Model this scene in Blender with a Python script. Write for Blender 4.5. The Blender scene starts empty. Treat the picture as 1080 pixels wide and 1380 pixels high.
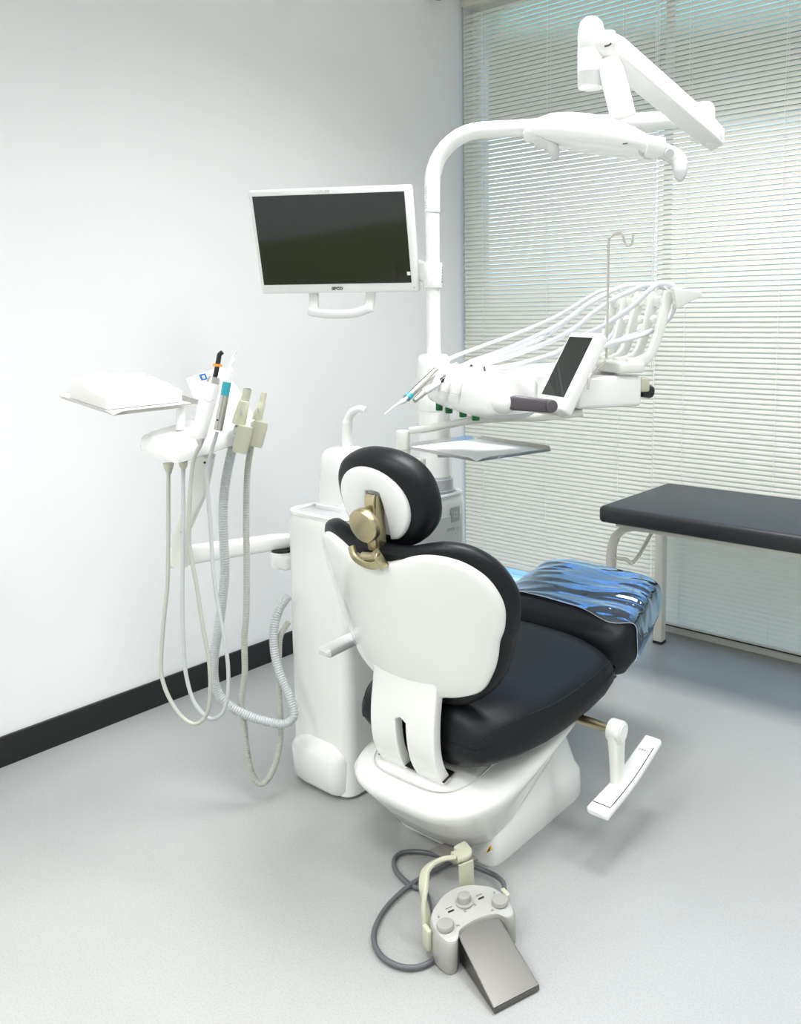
import bpy, bmesh, math, random
from mathutils import Vector, Matrix, noise
random.seed(4)
COL = bpy.context.scene.collection
V = Vector
PI = math.pi

# ------------------------------------------------------------------ camera model
CAM_H, FPX, CX, CY, YH = 1.42, 1105.0, 700.0, 555.0, 440.0
PITCH = math.atan((CY - YH) / FPX)
YAW = math.atan2(820.0, math.hypot(FPX, CY - YH))
FH = V((-math.sin(YAW), math.cos(YAW), 0))
RT = V((math.cos(YAW), math.sin(YAW), 0))
FW = FH * math.cos(PITCH) - V((0, 0, math.sin(PITCH)))
UP = FH * math.sin(PITCH) + V((0, 0, math.cos(PITCH)))
EYE = V((0, 0, CAM_H))


def P(x, y, d):
    """point seen at photo pixel x, y and lying d metres in front of the lens"""
    return EYE + (FW * FPX + RT * (x - CX) - UP * (y - CY)) * (d / FPX)


def PZ(x, y, z):
    r = FW * FPX + RT * (x - CX) - UP * (y - CY)
    return EYE + r * ((z - CAM_H) / r.z)


def PX(x, y, X):
    r = FW * FPX + RT * (x - CX) - UP * (y - CY)
    return EYE + r * (X / r.x)


def PY(x, y, Y):
    r = FW * FPX + RT * (x - CX) - UP * (y - CY)
    return EYE + r * (Y / r.y)


# ------------------------------------------------------------------ materials
def mat(name, col, rough=0.4, metal=0.0, spec=0.5, coat=0.0, bump=None, var=None, aniso=None):
    m = bpy.data.materials.new(name)
    m.use_nodes = True
    nt = m.node_tree
    b = nt.nodes['Principled BSDF']
    b.inputs['Base Color'].default_value = (*col, 1)
    b.inputs['Roughness'].default_value = rough
    b.inputs['Metallic'].default_value = metal
    b.inputs['Specular IOR Level'].default_value = spec
    b.inputs['Coat Weight'].default_value = coat
    b.inputs['Coat Roughness'].default_value = 0.08
    tc = nt.nodes.new('ShaderNodeTexCoord')
    if var:
        n = nt.nodes.new('ShaderNodeTexNoise')
        n.inputs['Scale'].default_value = var[0]
        n.inputs['Detail'].default_value = 4
        r = nt.nodes.new('ShaderNodeValToRGB')
        a = var[1]
        r.color_ramp.elements[0].position = 0.35
        r.color_ramp.elements[1].position = 0.65
        r.color_ramp.elements[0].color = (*[c * (1 - a) for c in col], 1)
        r.color_ramp.elements[1].color = (*[min(1, c * (1 + a)) for c in col], 1)
        nt.links.new(tc.outputs['Object'], n.inputs['Vector'])
        nt.links.new(n.outputs['Fac'], r.inputs['Fac'])
        nt.links.new(r.outputs['Color'], b.inputs['Base Color'])
    if bump:
        n = nt.nodes.new('ShaderNodeTexNoise')
        n.inputs['Scale'].default_value = bump[0]
        n.inputs['Detail'].default_value = 3
        bp = nt.nodes.new('ShaderNodeBump')
        bp.inputs['Strength'].default_value = bump[1]
        bp.inputs['Distance'].default_value = bump[2] if len(bump) > 2 else 0.001
        if aniso:
            mp = nt.nodes.new('ShaderNodeMapping')
            mp.inputs['Scale'].default_value = aniso
            nt.links.new(tc.outputs['Object'], mp.inputs['Vector'])
            nt.links.new(mp.outputs['Vector'], n.inputs['Vector'])
        else:
            nt.links.new(tc.outputs['Object'], n.inputs['Vector'])
        nt.links.new(n.outputs['Fac'], bp.inputs['Height'])
        nt.links.new(bp.outputs['Normal'], b.inputs['Normal'])
    return m


M_WALL = mat('wall_paint', (.86, .86, .86), .75, bump=(180, .08))
M_CEIL = mat('ceiling_paint', (.86, .86, .86), .9)
M_BASEB = mat('black_skirting', (.008, .009, .009), .45)
M_WHITE = mat('white_plastic', (.84, .845, .825), .22, coat=.3)
M_CREAM = mat('cream_plastic', (.76, .77, .71), .30, coat=.2)
M_SHELL = mat('shell_plastic', (.80, .805, .77), .16, coat=.5)
M_BODY = mat('cabinet_plastic', (.83, .84, .81), .25, coat=.3)
M_GREY = mat('grey_plastic', (.42, .43, .44), .35)
M_LGREY = mat('light_grey_plastic', (.60, .61, .60), .35)
M_DGREY = mat('dark_grey_rubber', (.085, .075, .085), .45)
M_PEDAL = mat('pedal_plastic', (.37, .37, .335), .35)
M_KNOB = mat('knob_plastic', (.34, .34, .30), .4)
M_BEIGE = mat('beige_plastic', (.50, .50, .38), .35)
M_LEATHER = mat('black_leather', (.008, .009, .011), .40, spec=.22, bump=(420, .25, .0006))
M_PAD = mat('bed_vinyl', (.020, .021, .023), .42, bump=(300, .15, .0005))
M_BLACK = mat('black_plastic', (.01, .01, .01), .35)
M_SCREEN = mat('screen_glass', (.014, .019, .015), .06)
M_STEEL = mat('brushed_steel', (.55, .54, .50), .28, metal=1, bump=(60, .05), aniso=(1, 30, 1))
M_PEDSTEEL = mat('pedal_steel', (.145, .14, .128), .34, metal=1, bump=(60, .04), aniso=(30, 1, 1))
M_BRASS = mat('champagne_metal', (.50, .44, .27), .30, metal=1, bump=(80, .05), aniso=(1, 1, 20))
M_HOSE = mat('grey_hose', (.46, .49, .495), .35)
M_HOSEB = mat('beige_grey_hose', (.43, .44, .385), .4)
M_HOSED = mat('dark_cable', (.10, .105, .115), .45)
M_WHOSE = mat('pale_silicone_hose', (.74, .77, .80), .28)
M_FRAME = mat('bed_frame_enamel', (.76, .74, .66), .35)
M_CCOV = mat('grey_brown_cover', (.22, .21, .18), .4)
M_PTOP = mat('pedal_top_plastic', (.44, .44, .41), .3)
M_ROD = mat('bright_wire', (.60, .56, .50), .35, metal=.5)
M_TEAL = mat('teal_band', (.03, .36, .45), .3)
M_GREEN = mat('green_button', (.0, .16, .03), .35)
M_BLUE = mat('blue_mark', (.02, .16, .55), .4)
M_ORANGE = mat('orange_ring', (.95, .30, .05), .4)
M_PAPER = mat('paper_towel', (.88, .88, .82), .8, bump=(60, .3, .002))
M_YELLOW = mat('warning_yellow', (.75, .42, .03), .4)
M_TEXT = mat('dark_lettering', (.12, .12, .11), .5)
M_TEXTG = mat('grey_lettering', (.30, .30, .29), .5)
M_TEXTP = mat('pale_lettering', (.55, .55, .54), .5)
M_CORD = mat('blind_cord', (.85, .87, .88), .6)
M_WFRAME = mat('window_frame_enamel', (.70, .69, .64), .4)


def clear_mat(name, tint, refl, rough, bump=None, ior=1.5, gcol=(1, 1, 1)):
    m = bpy.data.materials.new(name)
    m.use_nodes = True
    nt = m.node_tree
    nt.nodes.clear()
    out = nt.nodes.new('ShaderNodeOutputMaterial')
    tr = nt.nodes.new('ShaderNodeBsdfTransparent')
    tr.inputs['Color'].default_value = (*tint, 1)
    gl = nt.nodes.new('ShaderNodeBsdfGlossy')
    gl.inputs['Roughness'].default_value = rough
    gl.inputs['Color'].default_value = (*gcol, 1)
    fr = nt.nodes.new('ShaderNodeFresnel')
    fr.inputs['IOR'].default_value = ior
    mx = nt.nodes.new('ShaderNodeMixShader')
    ml = nt.nodes.new('ShaderNodeMath')
    ml.operation = 'MULTIPLY'
    ml.use_clamp = True
    ml.inputs[1].default_value = refl
    nt.links.new(fr.outputs['Fac'], ml.inputs[0])
    nt.links.new(ml.outputs['Value'], mx.inputs['Fac'])
    nt.links.new(tr.outputs['BSDF'], mx.inputs[1])
    nt.links.new(gl.outputs['BSDF'], mx.inputs[2])
    nt.links.new(mx.outputs['Shader'], out.inputs['Surface'])
    if bump:
        tc = nt.nodes.new('ShaderNodeTexCoord')
        mp = nt.nodes.new('ShaderNodeMapping')
        mp.inputs['Scale'].default_value = bump[3]
        n = nt.nodes.new('ShaderNodeTexNoise')
        n.inputs['Scale'].default_value = bump[0]
        n.inputs['Detail'].default_value = 2
        n.inputs['Distortion'].default_value = 1.2
        bp = nt.nodes.new('ShaderNodeBump')
        bp.inputs['Strength'].default_value = bump[1]
        bp.inputs['Distance'].default_value = bump[2]
        nt.links.new(tc.outputs['Object'], mp.inputs['Vector'])
        nt.links.new(mp.outputs['Vector'], n.inputs['Vector'])
        nt.links.new(n.outputs['Fac'], bp.inputs['Height'])
        nt.links.new(bp.outputs['Normal'], gl.inputs['Normal'])
        nt.links.new(bp.outputs['Normal'], fr.inputs['Normal'])
    return m


M_PANE = clear_mat('window_glass', (.95, .98, .97), .8, .02)
M_FILM = clear_mat('clear_plastic_film', (.90, .94, .98), 5.0, .06, gcol=(.62, .78, 1.0))
M_LENS = clear_mat('lamp_diffuser', (.8, .82, .84), 1.2, .1)


def slat_mat():
    m = bpy.data.materials.new('blind_slat_enamel')
    m.use_nodes = True
    nt = m.node_tree
    b = nt.nodes['Principled BSDF']
    b.inputs['Base Color'].default_value = (.81, .79, .71, 1)
    b.inputs['Roughness'].default_value = .35
    out = nt.nodes['Material Output']
    tr = nt.nodes.new('ShaderNodeBsdfTranslucent')
    tr.inputs['Color'].default_value = (.84, .83, .72, 1)
    mx = nt.nodes.new('ShaderNodeMixShader')
    mx.inputs['Fac'].default_value = SLAT_TRANS
    nt.links.new(b.outputs['BSDF'], mx.inputs[1])
    nt.links.new(tr.outputs['BSDF'], mx.inputs[2])
    nt.links.new(mx.outputs['Shader'], out.inputs['Surface'])
    return m


SLAT_TRANS = .22
M_SLAT = slat_mat()


def floor_mat():
    m = mat('speckled_vinyl', (.43, .436, .425), .30, spec=.5)
    nt = m.node_tree
    b = nt.nodes['Principled BSDF']
    tc = [n for n in nt.nodes if n.type == 'TEX_COORD'][0]
    n1 = nt.nodes.new('ShaderNodeTexNoise')
    n1.inputs['Scale'].default_value = 220
    n1.inputs['Detail'].default_value = 2
    r1 = nt.nodes.new('ShaderNodeValToRGB')
    r1.color_ramp.elements[0].position = .36
    r1.color_ramp.elements[1].position = .50
    r1.color_ramp.elements[0].color = (.362, .366, .355, 1)
    r1.color_ramp.elements[1].color = (.402, .407, .396, 1)
    n2 = nt.nodes.new('ShaderNodeTexNoise')
    n2.inputs['Scale'].default_value = 3
    n2.inputs['Detail'].default_value = 3
    mx = nt.nodes.new('ShaderNodeMixRGB')
    mx.blend_type = 'MULTIPLY'
    mx.inputs['Fac'].default_value = .12
    nt.links.new(tc.outputs['Object'], n1.inputs['Vector'])
    nt.links.new(tc.outputs['Object'], n2.inputs['Vector'])
    nt.links.new(n1.outputs['Fac'], r1.inputs['Fac'])
    nt.links.new(r1.outputs['Color'], mx.inputs['Color1'])
    nt.links.new(n2.outputs['Fac'], mx.inputs['Color2'])
    nt.links.new(mx.outputs['Color'], b.inputs['Base Color'])
    return m


M_FLOOR = floor_mat()


def refl_wall_mat():  # olive lower band added to the unseen back wall to tint the screen reflection
    m = mat('added_reflection_paint', (.7, .72, .70), .8)
    nt = m.node_tree
    b = nt.nodes['Principled BSDF']
    g = nt.nodes.new('ShaderNodeNewGeometry')
    sp_ = nt.nodes.new('ShaderNodeSeparateXYZ')
    lt_ = nt.nodes.new('ShaderNodeMath')
    lt_.operation = 'LESS_THAN'
    lt_.inputs[1].default_value = .52
    mx = nt.nodes.new('ShaderNodeMixRGB')
    mx.inputs['Color1'].default_value = (.80, .83, .83, 1)
    mx.inputs['Color2'].default_value = (.40, .44, .16, 1)
    nt.links.new(g.outputs['Position'], sp_.inputs[0])
    nt.links.new(sp_.outputs['Z'], lt_.inputs[0])
    nt.links.new(lt_.outputs[0], mx.inputs['Fac'])
    nt.links.new(mx.outputs['Color'], b.inputs['Base Color'])
    return m


M_REFLWALL = refl_wall_mat()
M_TRAY = mat('satin_tray_steel', (.84, .85, .84), .38, metal=.1)


# ------------------------------------------------------------------ mesh kit
class MB:
    def __init__(s):
        s.v, s.f = [], []

    def add(s, vs, fs):
        k = len(s.v)
        s.v += [V(p) for p in vs]
        s.f += [tuple(i + k for i in f) for f in fs]
        return s

    def addbm(s, bm, mtx=None):
        bm.verts.ensure_lookup_table()
        bm.verts.index_update()
        vs = [(mtx @ v.co) if mtx else v.co.copy() for v in bm.verts]
        fs = [[v.index for v in f.verts] for f in bm.faces]
        bm.free()
        return s.add(vs, fs)

    def box(s, c, size, r=0.0, seg=3, rot=None):
        bm = bmesh.new()
        bmesh.ops.create_cube(bm, size=1)
        for v in bm.verts:
            v.co = V((v.co.x * size[0], v.co.y * size[1], v.co.z * size[2]))
        if r > 0:
            bmesh.ops.bevel(bm, geom=bm.edges[:], offset=min(r, min(size) * .49), segments=seg, profile=.5, affect='EDGES')
        m = Matrix.Translation(V(c)) @ (rot.to_4x4() if rot else Matrix.Identity(4))
        return s.addbm(bm, m)

    def ball(s, c, r, sc=(1, 1, 1), n=20, rot=None):
        bm = bmesh.new()
        bmesh.ops.create_uvsphere(bm, u_segments=n, v_segments=n // 2, radius=r)
        m = Matrix.Translation(V(c)) @ (rot.to_4x4() if rot else Matrix.Identity(4)) @ Matrix.Diagonal((*sc, 1))
        return s.addbm(bm, m)

    def rings(s, rings, cap0=True, cap1=True):
        n = len(rings[0])
        vs = [p for r in rings for p in r]
        fs = []
        for i in range(len(rings) - 1):
            for j in range(n):
                k = (j + 1) % n
                fs.append((i * n + j, i * n + k, (i + 1) * n + k, (i + 1) * n + j))
        if cap0:
            fs.append(tuple(range(n - 1, -1, -1)))
        if cap1:
            fs.append(tuple((len(rings) - 1) * n + j for j in range(n)))
        return s.add(vs, fs)

    def tube(s, pts, r, n=12, caps=True, flat=None, up=None):
        """flat=(a,b): elliptical half sizes multiply r; up: fixed reference axis"""
        pts = [V(p) for p in pts]
        rr = r if isinstance(r, (list, tuple)) else [r] * len(pts)
        out = []
        nrm = None
        for i, p in enumerate(pts):
            t = (pts[min(i + 1, len(pts) - 1)] - pts[max(i - 1, 0)]).normalized()
            if up is not None:
                nrm = (V(up) - t * V(up).dot(t)).normalized()
            elif nrm is None:
                a = V((0, 0, 1)) if abs(t.z) < .9 else V((1, 0, 0))
                nrm = (a - t * a.dot(t)).normalized()
            else:
                nrm = (nrm - t * nrm.dot(t)).normalized()
            b = t.cross(nrm)
            fa, fb = flat if flat else (1, 1)
            out.append([p + (nrm * math.cos(2 * PI * k / n) * fa + b * math.sin(2 * PI * k / n) * fb) * rr[i] for k in range(n)])
        return s.rings(out, caps, caps)

    def ribbon(s, pts, w, h, up, e=5, n=20):
        """bar of rounded-rectangle section; w along side axis, h along up axis (lists allowed)"""
        pts = [V(p) for p in pts]
        ww = w if isinstance(w, (list, tuple)) else [w] * len(pts)
        hh = h if isinstance(h, (list, tuple)) else [h] * len(pts)
        out = []
        for i, p in enumerate(pts):
            t = (pts[min(i + 1, len(pts) - 1)] - pts[max(i - 1, 0)]).normalized()
            nrm = (V(up) - t * V(up).dot(t)).normalized()
            b = t.cross(nrm)
            out.append([p + b * (ww[i] / 2 * sgp(math.cos(2 * PI * k / n), 2 / e)) + nrm * (hh[i] / 2 * sgp(math.sin(2 * PI * k / n), 2 / e)) for k in range(n)])
        return s.rings(out)

    def lathe(s, prof, o, ax, n=28, caps=True):
        """prof: (radius, height along ax)"""
        o, ax = V(o), V(ax).normalized()
        a = V((0, 0, 1)) if abs(ax.z) < .9 else V((1, 0, 0))
        u = (a - ax * a.dot(ax)).normalized()
        w = ax.cross(u)
        return s.rings([[o + ax * h + (u * math.cos(2 * PI * k / n) + w * math.sin(2 * PI * k / n)) * max(r, 1e-5) for k in range(n)] for r, h in prof], caps, caps)

    def cyl(s, a, b, r, n=24, bev=0.0):
        a, b = V(a), V(b)
        L = (b - a).length
        bev = min(bev, L * .49, r * .9)
        pr = [(r, 0), (r, L)] if bev <= 0 else [(r - bev, 0), (r - bev * .3, bev * .3), (r, bev), (r, L - bev), (r - bev * .3, L - bev * .3), (r - bev, L)]
        return s.lathe(pr, a, b - a, n)

    def prism(s, poly, n, t, r=0.0):
        """poly: planar 3D points, extruded t along n, edges rounded by r"""
        bm = bmesh.new()
        vs = [bm.verts.new(V(p)) for p in poly]
        f = bm.faces.new(vs)
        ex = bmesh.ops.extrude_face_region(bm, geom=[f])
        for e in ex['geom']:
            if isinstance(e, bmesh.types.BMVert):
                e.co += V(n).normalized() * t
        bmesh.ops.recalc_face_normals(bm, faces=bm.faces[:])
        if r > 0:
            bmesh.ops.bevel(bm, geom=bm.edges[:], offset=r, segments=3, profile=.5, affect='EDGES')
        return s.addbm(bm)


def sgp(x, p):
    return math.copysign(abs(x) ** p, x)


def cr(pts, k=8):
    """smooth curve through points"""
    pts = [V(p) for p in pts]
    q = [pts[0] * 2 - pts[1]] + pts + [pts[-1] * 2 - pts[-2]]
    out = []
    for i in range(1, len(q) - 2):
        a, b, c, d = q[i - 1], q[i], q[i + 1], q[i + 2]
        for j in range(k):
            t = j / k
            out.append(.5 * ((2 * b) + (c - a) * t + (2 * a - 5 * b + 4 * c - d) * t * t + (3 * b - a - 3 * c + d) * t ** 3))
    out.append(pts[-1])
    return out


ORG = {}


def round_poly(ps, r, n=5):
    out = []
    for i, p in enumerate(ps):
        a, b = ps[i - 1], ps[(i + 1) % len(ps)]
        u, w = a - p, b - p
        q = min(r, u.length * .45, w.length * .45)
        s0, s1 = p + u.normalized() * q, p + w.normalized() * q
        for j in range(n + 1):
            t_ = j / n
            out.append(s0 * (1 - t_) ** 2 + p * (2 * t_ * (1 - t_)) + s1 * t_ ** 2)
    return out


def ob(name, mb, m, parent=None, smooth=40, label=None):
    me = bpy.data.meshes.new(name)
    o0 = ORG[parent.name] if parent else V((0, 0, 0))
    me.from_pydata([tuple(v - o0) for v in mb.v], [], mb.f)
    bm = bmesh.new()
    bm.from_mesh(me)
    bmesh.ops.recalc_face_normals(bm, faces=bm.faces[:])
    bm.to_mesh(me)
    bm.free()
    me.materials.append(m)
    if smooth:
        me.shade_smooth()
        me.set_sharp_from_angle(angle=math.radians(smooth))
    o = bpy.data.objects.new(name, me)
    COL.objects.link(o)
    if parent:
        o.parent = parent
    ORG[o.name] = o0
    if label:
        o['label'] = label
    return o


def thing(name, label, cat, loc, group=None):
    o = bpy.data.objects.new(name, None)
    COL.objects.link(o)
    o.location = loc
    o.empty_display_size = .05
    ORG[o.name] = V(loc)
    o['label'] = label
    o['category'] = cat
    if group:
        o['group'] = group
    return o


def tag(o, label, cat, group=None):
    o['label'] = label
    o['category'] = cat
    if group:
        o['group'] = group
    return o


def struct(name, mb, m, smooth=40):
    o = ob(name, mb, m, None, smooth)
    o['kind'] = 'structure'
    return o


def text(name, body, size, o, xd, yd, m, parent, ext=.0006, bold=0.0):
    c = bpy.data.curves.new(name, 'FONT')
    c.body = body
    c.size = size
    c.extrude = ext
    c.offset = bold
    c.align_x = 'CENTER'
    c.align_y = 'CENTER'
    c.materials.append(m)
    tmp = bpy.data.objects.new(name + '_curve', c)
    COL.objects.link(tmp)
    dg = bpy.context.evaluated_depsgraph_get()
    me = bpy.data.meshes.new_from_object(tmp.evaluated_get(dg))
    bpy.data.objects.remove(tmp)
    bpy.data.curves.remove(c)
    me.name = name
    t = bpy.data.objects.new(name, me)
    COL.objects.link(t)
    xd, yd = V(xd).normalized(), V(yd).normalized()
    zd = xd.cross(yd)
    mt = Matrix((xd, yd, zd)).transposed().to_4x4()
    mt.translation = V(o) - ORG[parent.name]
    t.parent = parent
    t.matrix_local = mt
    return t


def marks(name, n, size, o, xd, yd, m, parent):
    """a row of tiny strokes: print too small to read"""
    xd, yd = V(xd).normalized(), V(yd).normalized()
    zd = xd.cross(yd)
    R_ = Matrix((xd, yd, zd)).transposed()
    rr = random.Random(n * 7 + len(name))
    mb = MB()
    for i in range(n):
        c = V(o) + xd * ((i - (n - 1) / 2) * size * .78)
        h = size * .72
        k = rr.randrange(4)
        mb.box(c - xd * size * .2, (size * .13, h, .0006), 0, 3, R_)
        if k != 1:
            mb.box(c + yd * h * .43, (size * .5, size * .12, .0006), 0, 3, R_)
        if k != 2:
            mb.box(c - yd * h * (.43 if k % 2 else 0), (size * .5, size * .12, .0006), 0, 3, R_)
        if k == 3:
            mb.box(c + xd * size * .2, (size * .13, h, .0006), 0, 3, R_)
    return ob(name, mb, m, parent, 0)


# ------------------------------------------------------------------ room
WX, WY, CZ = -2.855, 3.39, 3.15
RX, BY = 1.9, -2.3
struct('floor', MB().box(((WX + RX) / 2, (WY + BY) / 2 + .2, -.05), (RX - WX + .4, WY - BY + .8, .1)), M_FLOOR)
struct('ceiling', MB().box(((WX + RX) / 2, (WY + BY) / 2, CZ + .05), (RX - WX + .4, WY - BY + .4, .1)), M_CEIL)
struct('wall_left', MB().box((WX - .1, (WY + BY) / 2, CZ / 2), (.2, WY - BY + .4, CZ)), M_WALL)
struct('wall_right', MB().box((RX + .1, (WY + BY) / 2, CZ / 2), (.2, WY - BY + .4, CZ)), M_WALL)
struct('wall_back', MB().box(((WX + RX) / 2, BY - .1, CZ / 2), (RX - WX, .2, CZ)), M_REFLWALL)
struct('baseboard_left', MB().box((WX + .006, (WY + BY) / 2, .05), (.012, WY - BY, .1), .002), M_BASEB)
# window wall: low kerb below, lintel above, glass between
struct('wall_window', MB().box(((WX + RX) / 2, WY + .06, .025), (RX - WX, .12, .05), .004)
       .box(((WX + RX) / 2, WY + .06, CZ - .05), (RX - WX, .12, .1)), M_WFRAME)
fr = MB()
for x in (WX + .02, -1.7145, .1, RX - .02):
    fr.box((x, WY + .07, CZ / 2), (.03, .04, CZ - .16), .004)
wf = struct('window_1', fr, M_WFRAME)
gl = ob('pane', MB().box(((WX + RX) / 2, WY + .09, CZ / 2), (RX - WX, .006, CZ - .16)), M_PANE, wf)
gl['kind'] = 'structure'

# ------------------------------------------------------------------ blinds
TILT = math.radians(59)


def blind(x0, x1, zb, zt, label, cords, lift, wand):
    y = WY - .035
    t = thing('venetian_blind', label, 'blind', ((x0 + x1) / 2, y, zb), 'venetian blinds over the window')
    s = MB()
    pitch, w = .0214, .025
    k = int((zt - zb - .02) / pitch)
    for i in range(k):
        z = zb + .02 + i * pitch
        prof = []
        for j in range(5):
            u = (j / 4 - .5) * w
            h = .0036 * (1 - (2 * j / 4 - 1) ** 2)
            # inner edge low, outer edge high, crowned towards the room
            prof.append((y + u * math.cos(TILT) - h * math.sin(TILT), z + u * math.sin(TILT) + h * math.cos(TILT)))
        vs = [(x0, a, b) for a, b in prof] + [(x1, a, b) for a, b in prof]
        s.add(vs, [(j, j + 1, j + 6, j + 5) for j in range(4)])
    ob('slats', s, M_SLAT, t, 80)
    ob('bottom_rail', MB().box(((x0 + x1) / 2, y, zb), (x1 - x0, .022, .012), .003), M_SLAT, t)
    ob('head_rail', MB().box(((x0 + x1) / 2, y, zt + .02), (x1 - x0, .03, .035), .003), M_SLAT, t)
    for x in cords:
        c = MB()
        for dy in (-.014, .014):
            c.box((x, y + dy, (zb + zt) / 2), (.0016, .0016, zt - zb))
        ob('ladder_cord', c, M_CORD, t, 0)
    for x in lift:
        ob('lift_cord', MB().cyl((x, y - .02, zt * .35 + zb), (x, y - .02, zt), .0019, 8), M_CORD, t)
    if wand:
        ob('tilt_wand', MB().cyl((wand[0], y - .03, wand[1]), (wand[0] - .004, y - .028, zt), .004, 8), M_LENS, t)
    return t


blind(WX + .02, -1.7165, .165, 3.03, 'pale slatted blind at the room corner ending well above the sill', (-2.70, -1.89, -2.3), (-1.723, -1.7145), (-2.81, 1.35))
blind(-1.7125, RX - .03, .062, 3.03, 'pale slatted blind behind the examination bed reaching down to the sill', (-1.565, -1.15, -.5), (-1.706,), None)
struct('gap_shade_1', MB().box(((-1.708 + RX) / 2, WY - .012, .046), (RX + 1.708, .02, .010), .001), M_BLACK)  # black strip stands in for shade in the gap under the blind

# ------------------------------------------------------------------ dome camera
t = thing('dome_camera', 'small black dome camera on the left wall by the window corner near the ceiling', 'camera', (WX + .004, 3.10, 3.075))
ob('dome', MB().ball((WX + .055, 3.13, 3.04), .038), M_BLACK, t)
ob('mount', MB().cyl((WX + .0, 3.13, 3.065), (WX + .06, 3.13, 3.065), .03, 20, .004).cyl((WX + .055, 3.13, 3.05), (WX + .055, 3.13, 3.10), .042, 24, .006), M_WHITE, t)

# ------------------------------------------------------------------ examination bed
BX0, BX1 = -1.612, .25
t = thing('examination_bed', 'low flat bed with charcoal vinyl pad on a cream tube frame by the window', 'bed', ((BX0 + BX1) / 2, 3.0, 0))
ob('pad', MB().box(((BX0 + BX1) / 2, 3.0, .695), (BX1 - BX0, .6, .066), .018, 4), M_PAD, t)
for (y, nm) in ((2.80, 'front'), (3.255, 'back')):
    f = MB()
    if nm == 'front':
        pts = [(-1.608, y, .003), (-1.608, y, .50), (-1.605, y, .545), (-1.588, y, .59), (-1.553, y, .625), (-1.50, y, .642), (-1.43, y, .643), (BX1 - .2, y, .643), (BX1 - .08, y, .62), (BX1 - .04, y, .55), (BX1 - .04, y, .003)]
    else:
        pts = [(-1.62, y, .643), (BX1 - .02, y, .643)]
    f.ribbon(pts, .03, .04, (0, 1, 0) if nm == 'x' else (0.001, 1, 0), 6)
    ob('rail', f, M_FRAME, t)
for x in (-1.615, BX1 - .06):
    l = ob('leg', MB().box((x, 3.255, .33), (.042, .042, .64), .004), M_FRAME, t)
    ob('foot_cap', MB().box((x, 3.255, .006), (.046, .046, .012), .002), M_BLACK, l)
for x in (-1.608, BX1 - .04):
    ob('foot_cap', MB().box((x, 2.80, .004), (.044, .036, .008), .002), M_BLACK, t)
ob('side_brace', MB().tube(cr([(-1.608, 2.80, .50), (-1.55, 2.81, .50), (-1.51, 2.83, .505), (-1.60, 3.25, .615)], 6), .008), M_FRAME, t)
ob('under_rail', MB().box((BX0 + .9, 3.0, .652), (1.7, .5, .018), .003), M_FRAME, t)

# ------------------------------------------------------------------ dental unit (floor cabinet, column, pole)
TX0, TX1, TY0, TY1, TZ = -2.055, -1.785, 1.562, 2.125, .852
t = UNIT = thing('dental_unit', 'white floor-standing dental unit cabinet with a tall arched light pole on top', 'dental unit', (-1.92, 1.85, 0))


def rr_plan(x0, x1, y0, y1, r, z, n=6):
    out = []
    for cx, cy, a0 in ((x1 - r, y1 - r, 0), (x0 + r, y1 - r, 90), (x0 + r, y0 + r, 180), (x1 - r, y0 + r, 270)):
        for i in range(n + 1):
            a = math.radians(a0 + 90 * i / n)
            out.append(V((cx + r * math.cos(a), cy + r * math.sin(a), z)))
    return out


R0 = .04
cab = MB()
cab.rings([rr_plan(TX0, TX1, TY0, TY1, R0, .012), rr_plan(TX0, TX1, TY0, TY1, R0, .80), rr_plan(TX0, TX1, TY0, TY1, R0, TZ - .022),
           rr_plan(TX0 + .004, TX1 - .004, TY0 + .004, TY1 - .004, R0, TZ - .008), rr_plan(TX0 + .014, TX1 - .014, TY0 + .014, TY1 - .014, R0, TZ)])
ob('cabinet_body', cab, M_BODY, t)
ob('plinth', MB().rings([rr_plan(TX0 + .01, TX1 - .01, TY0 + .01, TY1 - .01, R0, 0), rr_plan(TX0 + .01, TX1 - .01, TY0 + .01, TY1 - .01, R0, .02)]), M_GREY, t)
fb = MB()
zz = [(0.012, .0), (.03, .012), (.12, .016), (.138, .010), (.165, -.012), (.18, -.03)]
fb.rings([rr_plan(TX0 + .035 - g * 1.6, TX1 - .02 + g * .4, TY0 - .012 - g, TY0 + .2, .05, z) for z, g in zz])
ob('foot_bulge', fb, M_BODY, t)
ob('side_panel', MB().box((TX1 + .002, (TY0 + TY1) / 2 + .03, .42), (.004, TY1 - TY0 - .14, .74), .0015), M_LGREY, t, label='grey side panel')
# recessed grey top with white rim
ob('top_recess', MB().rings([rr_plan(TX0 + .02, TX1 - .02, TY0 + .03, TY1 - .02, .03, TZ), rr_plan(TX0 + .02, TX1 - .02, TY0 + .03, TY1 - .02, .03, TZ + .003)]), M_GREY, t, label='grey recessed top')
rim = [p for p in rr_plan(TX0 + .006, TX1 - .006, TY0 + .006, TY1 - .006, R0, TZ + .006)]
ob('top_rim', MB().tube(rim[7:] + rim[:8], .006, 8), M_WHITE, t)
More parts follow.
